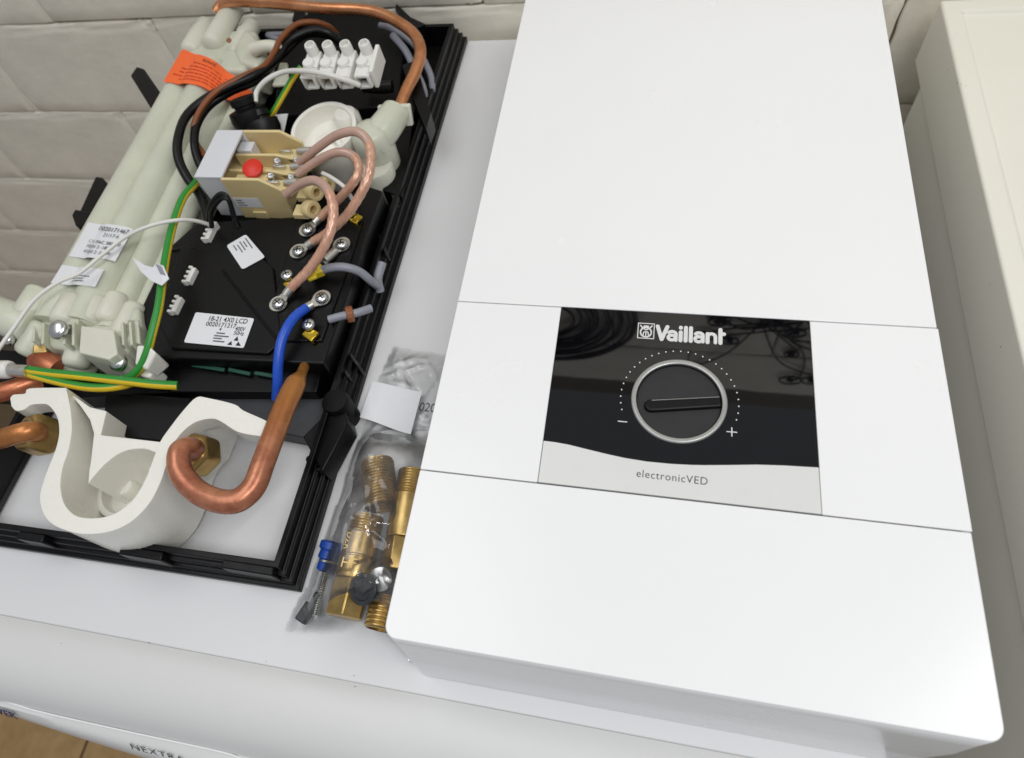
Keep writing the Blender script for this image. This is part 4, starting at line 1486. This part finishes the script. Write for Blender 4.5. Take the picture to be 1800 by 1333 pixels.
    wire([(690, 62, 40), (712, 88, 36), (728, 120, 30), (742, 150, 30), (748, 175, 22)], 3.0, 'wire_grey', 'grey_wire')
    wire([(668, 45, 40), (690, 52, 40), (730, 82, 26), (756, 130, 24), (760, 160, 22)], 2.8, 'wire_grey', 'grey_wire')
    wire([(566, 304, 60), (582, 312, 58), (606, 330, 56), (620, 352, 48)], 1.5, 'wire_white', 'white_wire')
    m = MB()
    m.tube(Bs([(538, 542, 46), (520, 556, 50), (505, 576, 52), (494, 604, 50), (489, 640, 44), (488, 672, 36), (486, 700, 24)]), 3.3, seg=16)
    m.build('blue_wire', 'wire_blue', t)
    # green-yellow earth leads, striped along their length
    def earth(pts, r, off=0, tw=0.0):
        m = MB()
        m.tube(Bs(pts), r, seg=16, sub=12, stripe=(off[0], off[1], tw))
        return m.build('earth_wire', ['wire_green', 'wire_yellow'], t)
    earth([(362, 292, 44), (344, 322, 56), (322, 348, 62), (306, 390, 62), (294, 440, 62), (286, 490, 62), (279, 540, 60), (268, 585, 56), (258, 622, 50), (244, 650, 44), (222, 666, 40), (190, 672, 38)], 2.9, (4, 7), 0)
    earth([(46, 650, 48), (90, 656, 48), (150, 662, 48), (220, 670, 47), (275, 676, 46), (312, 678, 42)], 2.9, (7, 15), 0)
    earth([(46, 656, 46), (90, 668, 46), (140, 679, 45), (180, 682, 44), (215, 678, 42), (240, 670, 40)], 2.8, (7, 15), 0)
    earth([(530, 118, 78), (516, 136, 74), (502, 160, 66), (486, 188, 58), (474, 208, 50)], 2.4, (5, 7), 0)
    m = MB()
    m.tube(Bs([(-14, 650, 48), (14, 650, 48), (20, 650, 48)]), [6.2, 6.2, 5], seg=18)
    m.build('wire_sleeve', 'white_plastic', t)
    m = MB()
    m.tube(Bs([(18, 651, 48), (50, 653, 48)]), 4.2, seg=18, smooth=False)
    m.build('wire_ferrule', 'tin', t)
    m = MB()
    m.prism(Bs([(240, 606, 54), (262, 608, 54), (274, 620, 52), (258, 650, 46), (236, 640, 48)]), 34)
    m.build('wire_clip', 'ivory_plastic', t, bevel=1.4, segs=3)
    m = MB()
    m.prism(Bs([(258, 636, 40), (276, 644, 40), (262, 664, 40), (244, 660, 40)]), 24)
    m.build('wire_clip', 'ivory_plastic', t, bevel=1.4, segs=3)
    m = MB()
    m.obox(B(555, 479, 48), V(1, .55, 0), V(-.55, 1, 0), V(0, 0, 1), 5.4, 3.4, 3)
    m.obox(B(548, 484, 50), V(1, .55, 0), V(-.55, 1, 0), V(0, 0, 1), 3.2, 4.0, 1.4)
    m.build('wire_marker', 'yellow_plastic', t, bevel=.8)
    m = MB()
    m.lathe([(2.6, -2.4), (5.0, -2.4), (5.6, -1.6), (5.6, 1.6), (5.0, 2.4), (2.6, 2.4)], B(615, 553, 42), B(628, 550, 42) - B(600, 556, 44), seg=10, close=False)
    m.build('cable_grommet', 'brown_plastic', t, bevel=.4)

    # ---- black sealing boots
    for (a, b, r0, r1) in (((424, 172, 70), (446, 222, 50), 10, 15), ((452, 196, 60), (468, 240, 46), 9, 14)):
        m = MB()
        p, q = B(*a), B(*b)
        d = q - p
        l = d.length
        m.lathe([(r0 * .55, 0), (r0, 0), (r0, l * .22), (r0 * .85, l * .26), (r0 * .85, l * .34), (r1 * .95, l * .4), (r1, l * .7), (r1 * .9, l)], p, d, seg=28)
        m.build('cable_boot', 'black_rubber', t, angle=40)
    m = MB()
    m.prism(Bs([(472, 202, 44), (506, 200, 44), (498, 236, 44), (470, 238, 44)]), 43.4)
    m.build('blank_label', 'paper_white', t)
    m = MB()
    m.prism(Bs([(492, 110, 34), (505, 110, 34), (508, 148, 34), (478, 150, 34)]), 31)
    m.build('nylon_tab', 'nylon', t, bevel=.8)

    # ---- four-way terminal block, tilted towards the viewer
    org = B(600, 118, 78)
    al = math.radians(8)
    ux, uh, un = V(1, 0, 0), V(0, math.cos(al), math.sin(al)), V(0, -math.sin(al), math.cos(al))
    pw = 14.2
    tb = None
    for k in range(4):
        cx = (k - 1.5) * pw + (-1 if k < 3 else 0)
        m = MB()
        c0 = org + ux * cx
        # body: walls round a square wire entry at the lower end
        hw, dp, hh = 5.9, 6.0, 10.5
        m.obox(c0 + uh * 2.5, ux, uh, un, hw, hh - 2.5, dp)
        for s in (-1, 1):
            m.obox(c0 - uh * (hh - .2) + ux * s * (hw - 1), ux, uh, un, 1.0, 5.2, dp)
            m.obox(c0 - uh * (hh - .2) + un * s * (dp - 1), ux, uh, un, hw - 2.0, 5.2, 1.0)
        body = m.build('terminal_pole', 'white_plastic', t, bevel=.7)
        m = MB()
        m.lathe([(4.5, -2), (4.4, 7.6), (3.9, 8.8), (3.1, 8.8), (2.9, 5), (0, 5)], c0 + uh * 8.5 + un * dp, un, seg=26, close=False)
        m.lathe([(4.6, -2), (4.6, 1.6), (4.0, 2.4), (0, 2.4)], c0 - uh * 2.0 + un * dp - ux * 1.5, un, seg=24, close=False)
        m.build('screw_post', 'white_plastic', body, angle=45)
        m = MB()
        m.obox(c0 - uh * 8, ux, uh, un, hw - 2.2, .8, dp - 2.1)
        m.obox(c0 - uh * 9 + un * -1, ux, uh, un, hw - 3.4, 1.0, dp - 3.6)
        m.build('wire_entry', 'brown_plastic' if k in (0, 1) else 'gap_dark', body)
    m = MB()
    m.obox(org + ux * (2.0 * pw + .6) + uh * 0, ux, uh, un, 1.6, 13, 8.5)
    m.obox(org + uh * 1 - un * 6.4, ux, uh, un, pw * 2, 9, 1.2)
    m.build('terminal_base', 'white_plastic', t, bevel=.6)
build_heater()

# ================================================================== loose fittings in a clear bag, between tray and cover
def threaded(m, c, d, r, l, pitch=1.9, seg=40, depth=.75):
    prof = [(r - 1.6, 0), (r - .6, .3)]
    k = int(l / pitch)
    for i in range(k):
        h = .4 + i * pitch
        prof += [(r - depth, h), (r, h + pitch * .35), (r, h + pitch * .6), (r - depth, h + pitch * .95)]
    prof += [(r - .6, l), (r - 2.2, l), (r - 2.2, l - 8)]
    m.lathe(prof, c, d, seg=seg, close=False)

LABEL_AT = []
HEIGHTS = []          # discs the film drapes over: (x, y, radius, height)

def build_fittings():
    g = 'brass fittings in the bag'
    # single threaded nipple on top
    a, b = B(672, 893, 15), B(663, 812, 15)
    d = (b - a)
    m = MB()
    threaded(m, a, d, 10.2, d.length)
    o = tag(m.build('threaded_nipple', 'brass', None, angle=25), 'short brass pipe thread lying highest among the bagged fittings', 'pipe fitting', g)
    for f in (0, .33, .66, 1):
        HEIGHTS.append((a.lerp(b, f).x, a.lerp(b, f).y, 11, 26))
    # brass valve: thread, collar with letters, hexagon foot
    a, b = B(604, 1086, 12), B(648, 908, 13)
    d = (b - a).normalized()
    l = (b - a).length
    t = thing('brass_valve', 'brass valve with raised letters lying beside the steel screw', 'valve', (a.x, a.y, 0), g)
    m = MB()
    m.lathe([(6, 0), (10.6, 0), (11.2, .8), (11.2, 20), (10.2, 21)], a, d, seg=6, rot=.5)
    m.build('hexagon_end', 'brass', t, bevel=.6)
    m = MB()
    m.lathe([(10.4, 20.5), (10.8, 21.5), (10.8, l * .56), (10.0, l * .57), (10.0, l * .58), (10.5, l * .59), (10.5, l * .80), (9.6, l * .82)], a, d, seg=40)
    vb = m.build('valve_barrel', 'brass', t, angle=35)
    m = MB()
    threaded(m, a + d * l * .8, d, 9.6, l * .2, pitch=1.7, depth=.5)
    m.build('thread', 'brass', t, angle=25)
    up = V(0, 0, 1)
    side = d.cross(up).normalized()
    text_mesh('HF', 'lettering', 'brass', vb, a + d * l * .43 - side * 5.5 + up * 10.6, side, d, 8.0, thick=.25)
    text_mesh('DZR', 'lettering', 'brass', vb, a + d * l * .78 - side * 6.5 + up * 9.2, -d, side, 5.0, thick=.25)
    for f in (0, .2, .4, .6, .8, 1):
        HEIGHTS.append((a.lerp(b, f).x, a.lerp(b, f).y, 12, 24))
    # second valve, half hidden by the cover's edge
    a, b = B(700, 1006, 12), B(728, 830, 13)
    d = (b - a).normalized()
    l = (b - a).length
    t = thing('brass_valve', 'brass valve half hidden behind the left edge of the white cover', 'valve', (a.x, a.y, 0), g)
    m = MB()
    m.lathe([(6, 0), (10, 0), (10.6, .8), (10.6, 18), (9.6, 19)], a, d, seg=6)
    m.build('hexagon_end', 'brass', t, bevel=.6)
    m = MB()
    m.lathe([(10, 18.6), (10.4, 19.6), (10.4, l * .74), (9.4, l * .76)], a, d, seg=40)
    vb = m.build('valve_barrel', 'brass', t, angle=35)
    m = MB()
    threaded(m, a + d * l * .74, d, 9.4, l * .26, pitch=1.7, depth=.5)
    m.build('thread', 'brass', t, angle=25)
    for f in (0, .3, .6, 1):
        HEIGHTS.append((a.lerp(b, f).x, a.lerp(b, f).y, 11, 23))
    # lowest nipple by the cover corner
    a, b = B(668, 1108, 11), B(682, 1050, 11)
    d = b - a
    m = MB()
    threaded(m, a, d, 9.4, d.length, pitch=2.4, depth=.9)
    tag(m.build('threaded_nipple', 'brass', None, angle=25), 'coarse brass pipe thread peeking out beside the cover corner', 'pipe fitting', g)
    HEIGHTS.append((a.x, a.y, 10, 20))
    HEIGHTS.append((b.x, b.y, 10, 20))
    # steel screw with washer head
    a, b = B(552, 1090, 5), B(577, 990, 8)
    d = (b - a).normalized()
    l = (b - a).length
    t = thing('steel_screw', 'long steel screw with washer head next to the brass valve', 'screw', (a.x, a.y, 0))
    m = MB()
    prof = [(.3, 0)]
    k = 22
    for i in range(k):
        h = 2 + i * (l - 4) / k
        prof += [(1.7, h), (2.5, h + .5), (1.7, h + 1.0)]
    prof += [(1.8, l)]
    m.lathe(prof, a, d, seg=20)
    m.build('shank', 'zinc', t, angle=25)
    m = MB()
    m.lathe([(5.6, l - .2), (5.8, l + .8), (3.6, l + 1.2), (3.2, l + 4), (0, l + 4)], a, d, seg=26)
    m.build('head', 'zinc', t, angle=35)
    HEIGHTS.append((b.x, b.y, 8, 14))
    HEIGHTS.append((a.x, a.y, 6, 8))
    # blue wall plug
    m = MB()
    a, b = B(572, 1006, 6), B(588, 956, 9)
    d = b - a
    l = d.length
    m.lathe([(4.5, 0), (5.8, 1), (5.8, l * .4), (7.2, l * .45), (6.8, l * .7), (8.2, l * .78), (8.2, l), (6, l + 1), (3.4, l - 3), (0, l - 3)], a, d, seg=18)
    tag(m.build('wall_plug', 'blue_plastic', None, angle=30), 'blue plastic wall plug half under the tray corner', 'wall plug')
    HEIGHTS.append((b.x, b.y, 9, 16))
    # small dark plastic clip
    m = MB()
    c = B(538, 1078, 5)
    m.obox(c, V(.4, 1, 0), V(-1, .4, 0), V(0, 0, 1), 5.5, 3.2, 3)
    m.obox(c + V(3, 6, 1.5), V(.4, 1, .15), V(-1, .4, 0), V(0, 0, 1), 6, 1.8, 1.6)
    tag(m.build('plastic_clip', 'dark_grey_plastic', None, bevel=.8), 'small dark grey plastic clip left of the steel screw', 'clip')
    HEIGHTS.append((c.x, c.y, 9, 10))
    # rubber seal disc
    m = MB()
    c = B(640, 1036, 24)
    m.lathe([(0, -.6), (7.6, -.6), (8.6, 0), (8.6, 1.2), (7.8, 1.9), (6.2, 1.9), (5.6, 1.0), (0, .8)], c, V(-.25, -.25, 1), seg=40, close=False)
    tag(m.build('rubber_seal', 'dark_rubber', None, angle=40), 'round dark rubber seal lying on top of the brass valve', 'seal')
    HEIGHTS.append((c.x, c.y, 13, 29))
    # steel cap beside it
    m = MB()
    c = B(670, 1018, 20)
    m.lathe([(7, -6), (7.4, 0), (6.4, 1.6), (3, 2.6), (0, 2.8)], c, V(.1, -.3, 1), seg=32, close=False)
    tag(m.build('steel_fitting', 'zinc', None, angle=40), 'small shiny steel fitting beside the round rubber seal', 'fitting')
    HEIGHTS.append((c.x, c.y, 10, 25))
    # paper labels in the bag
    P = [B(u, v, 6) for (u, v) in ((634, 736), (722, 764), (742, 690), (656, 672))]
    m = MB()
    vs = []
    nx, ny = 16, 10
    for j in range(ny + 1):
        for i in range(nx + 1):
            q = P[0].lerp(P[1], i / nx).lerp(P[3].lerp(P[2], i / nx), j / ny)
            vs.append(q + V(0, 0, 1.6 * math.sin(i / nx * 5.2 + .6) * (1 - .6 * j / ny) + 1))
    w = nx + 1
    m.add(vs, [(j * w + i, j * w + i + 1, (j + 1) * w + i + 1, (j + 1) * w + i) for j in range(ny) for i in range(nx)])
    tag(m.build('paper_label', 'paper_white', None, angle=80), 'white rippled paper label on the bag between tray and cover', 'label')
    q = (P[0] + P[1] + P[2] + P[3]) / 4
    LABEL_AT.append((q.x, q.y))
    t = thing('paper_label', 'paper slip printed 020 half hidden under the cover edge', 'label', tuple(B(750, 730, 0)))
    m = MB()
    q = Bs([(728, 755, 1.4), (800, 756, 1.4), (810, 680, 1.4), (742, 684, 1.4)])
    m.prism(q, 1.0)
    sl = m.build('paper', 'paper_white', t)
    text_mesh('020', 'lettering', 'print_black', sl, B(735, 722, 1.5), V(1, -.02, 0), V(.02, 1, 0), 9.0, thick=.1, squeeze=.85)

build_fittings()

def build_bag():
    edge = [B(u, v, 1.5) for (u, v) in ((690, 606), (720, 612), (790, 622), (786, 700), (776, 800), (752, 900), (744, 1000), (738, 1100), (733, 1174), (722, 1172), (690, 1136), (662, 1094), (636, 1090), (602, 1108), (560, 1112), (497, 1113), (512, 1080), (528, 1046), (536, 1040), (566, 960), (610, 830), (640, 740), (662, 670))]
    xs = [p.x for p in edge]
    ys = [p.y for p in edge]
    x0, x1, y0, y1 = min(xs), max(xs), min(ys), max(ys)
    def inside(x, y):
        c = False
        n = len(edge)
        for i in range(n):
            a, b = edge[i], edge[(i + 1) % n]
            if (a.y > y) != (b.y > y) and x < (b.x - a.x) * (y - a.y) / (b.y - a.y) + a.x:
                c = not c
        return c
    def dist(x, y):
        d = 1e9
        n = len(edge)
        for i in range(n):
            a, b = edge[i], edge[(i + 1) % n]
            e = b - a
            t_ = max(0, min(1, ((x - a.x) * e.x + (y - a.y) * e.y) / (e.x * e.x + e.y * e.y)))
            d = min(d, math.hypot(x - a.x - e.x * t_, y - a.y - e.y * t_))
        return d
    step = 1.3
    nx, ny = int((x1 - x0) / step) + 1, int((y1 - y0) / step) + 1
    rnd = random.Random(5)
    creases = []
    for _ in range(90):
        cx, cy = rnd.uniform(x0, x1), rnd.uniform(y0, y1)
        a = rnd.uniform(0, math.pi)
        l = rnd.uniform(8, 30)
        creases.append((cx, cy, math.cos(a), math.sin(a), l, rnd.uniform(1.6, 4), rnd.uniform(.6, 1.9) * rnd.choice((1, 1, -1))))
    kc = B(665, 1030, 20)
    for _ in range(26):                        # tight crumple over the seal
        a = rnd.uniform(0, math.pi)
        creases.append((kc.x + rnd.uniform(-17, 12), kc.y + rnd.uniform(-15, 15), math.cos(a), math.sin(a), rnd.uniform(4, 12), rnd.uniform(1.5, 3.0), rnd.uniform(1.0, 2.4)))
    kc = B(700, 640, 8)
    for _ in range(14):                        # and where the bag is folded shut
        a = rnd.uniform(-.5, .9)
        creases.append((kc.x + rnd.uniform(-14, 18), kc.y + rnd.uniform(-10, 10), math.cos(a), math.sin(a), rnd.uniform(6, 16), rnd.uniform(1.5, 3.5), rnd.uniform(.6, 1.8)))
    def h(x, y):
        s = 2.2
        for (cx, cy, r, hh) in HEIGHTS:
            q = math.hypot(x - cx, y - cy) / (r * 2.2)
            if q < 1:
                s = max(s, hh * (1 - q * q) ** .5 + 1.5)
        return s
    def crease(x, y):
        s = 0
        for (cx, cy, dx, dy, l, w, a) in creases:
            u = (x - cx) * dx + (y - cy) * dy
            v = abs(-(x - cx) * dy + (y - cy) * dx)
            if abs(u) < l and v < w:
                s += a * (1 - v / w) * (1 - (u / l) ** 2)
        return s
    hz = {}
    ins = {}
    for j in range(ny + 1):
        for i in range(nx + 1):
            x, y = x0 + i * step, y0 + j * step
            if inside(x, y):
                f = min(1, dist(x, y) / 20.0)
                hz[(i, j)] = .7 + h(x, y) * math.sin(f * math.pi / 2)
                ins[(i, j)] = f
    for _ in range(9):
        nz_ = {}
        for (i, j), z in hz.items():
            q = [hz[k] for k in ((i + 1, j), (i - 1, j), (i, j + 1), (i, j - 1)) if k in hz]
            nz_[(i, j)] = (z + sum(q)) / (1 + len(q))
        hz = nz_
    m = MB()
    idx = {}
    vs, fs = [], []
    for (i, j), z in hz.items():
        x, y = x0 + i * step, y0 + j * step
        idx[(i, j)] = len(vs)
        zz = max(.5, z + crease(x, y) * ins[(i, j)])
        if math.hypot(x - LABEL_AT[0][0], y - LABEL_AT[0][1]) < 24:
            zz = min(zz, 4.2)
        vs.append(V(x, y, zz))
    for (i, j) in idx:
        q = [(i, j), (i + 1, j), (i + 1, j + 1), (i, j + 1)]
        if all(k in idx for k in q):
            fs.append([idx[k] for k in q])
    m.add(vs, fs)
    o = m.build('plastic_bag', 'bag_film', None, angle=180)
    tag(o, 'crumpled clear plastic bag of fittings between the tray and the cover', 'bag')
build_bag()


# ================================================================== cables hung on the wall above the frame: the black panel mirrors them
def build_hung_cables():
    rnd = random.Random(21)
    t = thing('cable_coil', 'coil of black cable hung on the wall, mirrored at the panel left', 'cable', (-40, WALL_Y - 4, 640))
    m = MB()
    for k in range(14):
        r = 52 + k * 6.4
        cx, cz = -48 + rnd.uniform(-5, 5), 640 + rnd.uniform(-5, 5)
        pts = [V(cx + r * math.cos(a) * 1.05, WALL_Y - 9 - 4 * rnd.random(), cz + r * math.sin(a) * .95) for a in [2 * math.pi * q / 18 for q in range(19)]]
        pts[-1] = pts[0].copy()
        m.tube(pts, 2.3, seg=8, sub=5)
    m.build('windings', 'wire_black', t)
    m = MB()
    m.lathe([(2.5, 0), (2.5, 22), (5, 23), (5, 25)], V(-48, WALL_Y + 2, 760), V(0, -1, 0), seg=14)
    m.build('hook', 'zinc', t)
    t = thing('cable_harness', 'tangle of thin black cables with ring eyelets, mirrored at the panel right', 'cable', (265, WALL_Y - 4, 700))
    for q in range(15):
        x, z = 170 + rnd.random() * 200, 615 + rnd.random() * 190
        m = MB()
        pts = [V(285 + rnd.uniform(-30, 30), WALL_Y - 6, 620 + rnd.uniform(-20, 20)), V((x + 285) / 2 + rnd.uniform(-25, 25), WALL_Y - 8, (z + 630) / 2 + rnd.uniform(-15, 25)), V(x + rnd.uniform(-12, 12), WALL_Y - 6, z - 12), V(x, WALL_Y - 6, z)]
        m.tube(pts, 1.3, seg=8, sub=8)
        m.build('strand', 'wire_black', t)
        m = MB()
        rr = rnd.uniform(6, 12)
        m.tube([V(x + rr * 1.35 * math.cos(a), WALL_Y - 6, z + rr * math.sin(a)) for a in [2 * math.pi * i / 14 for i in range(15)]], 1.5, seg=8, sub=3)
        m.tube([V(x - 4, WALL_Y - 5, z), V(x + 4, WALL_Y - 5, z + 2)], 3.2, seg=10, smooth=False)
        m.build('eyelet', 'wire_black', t)
build_hung_cables()
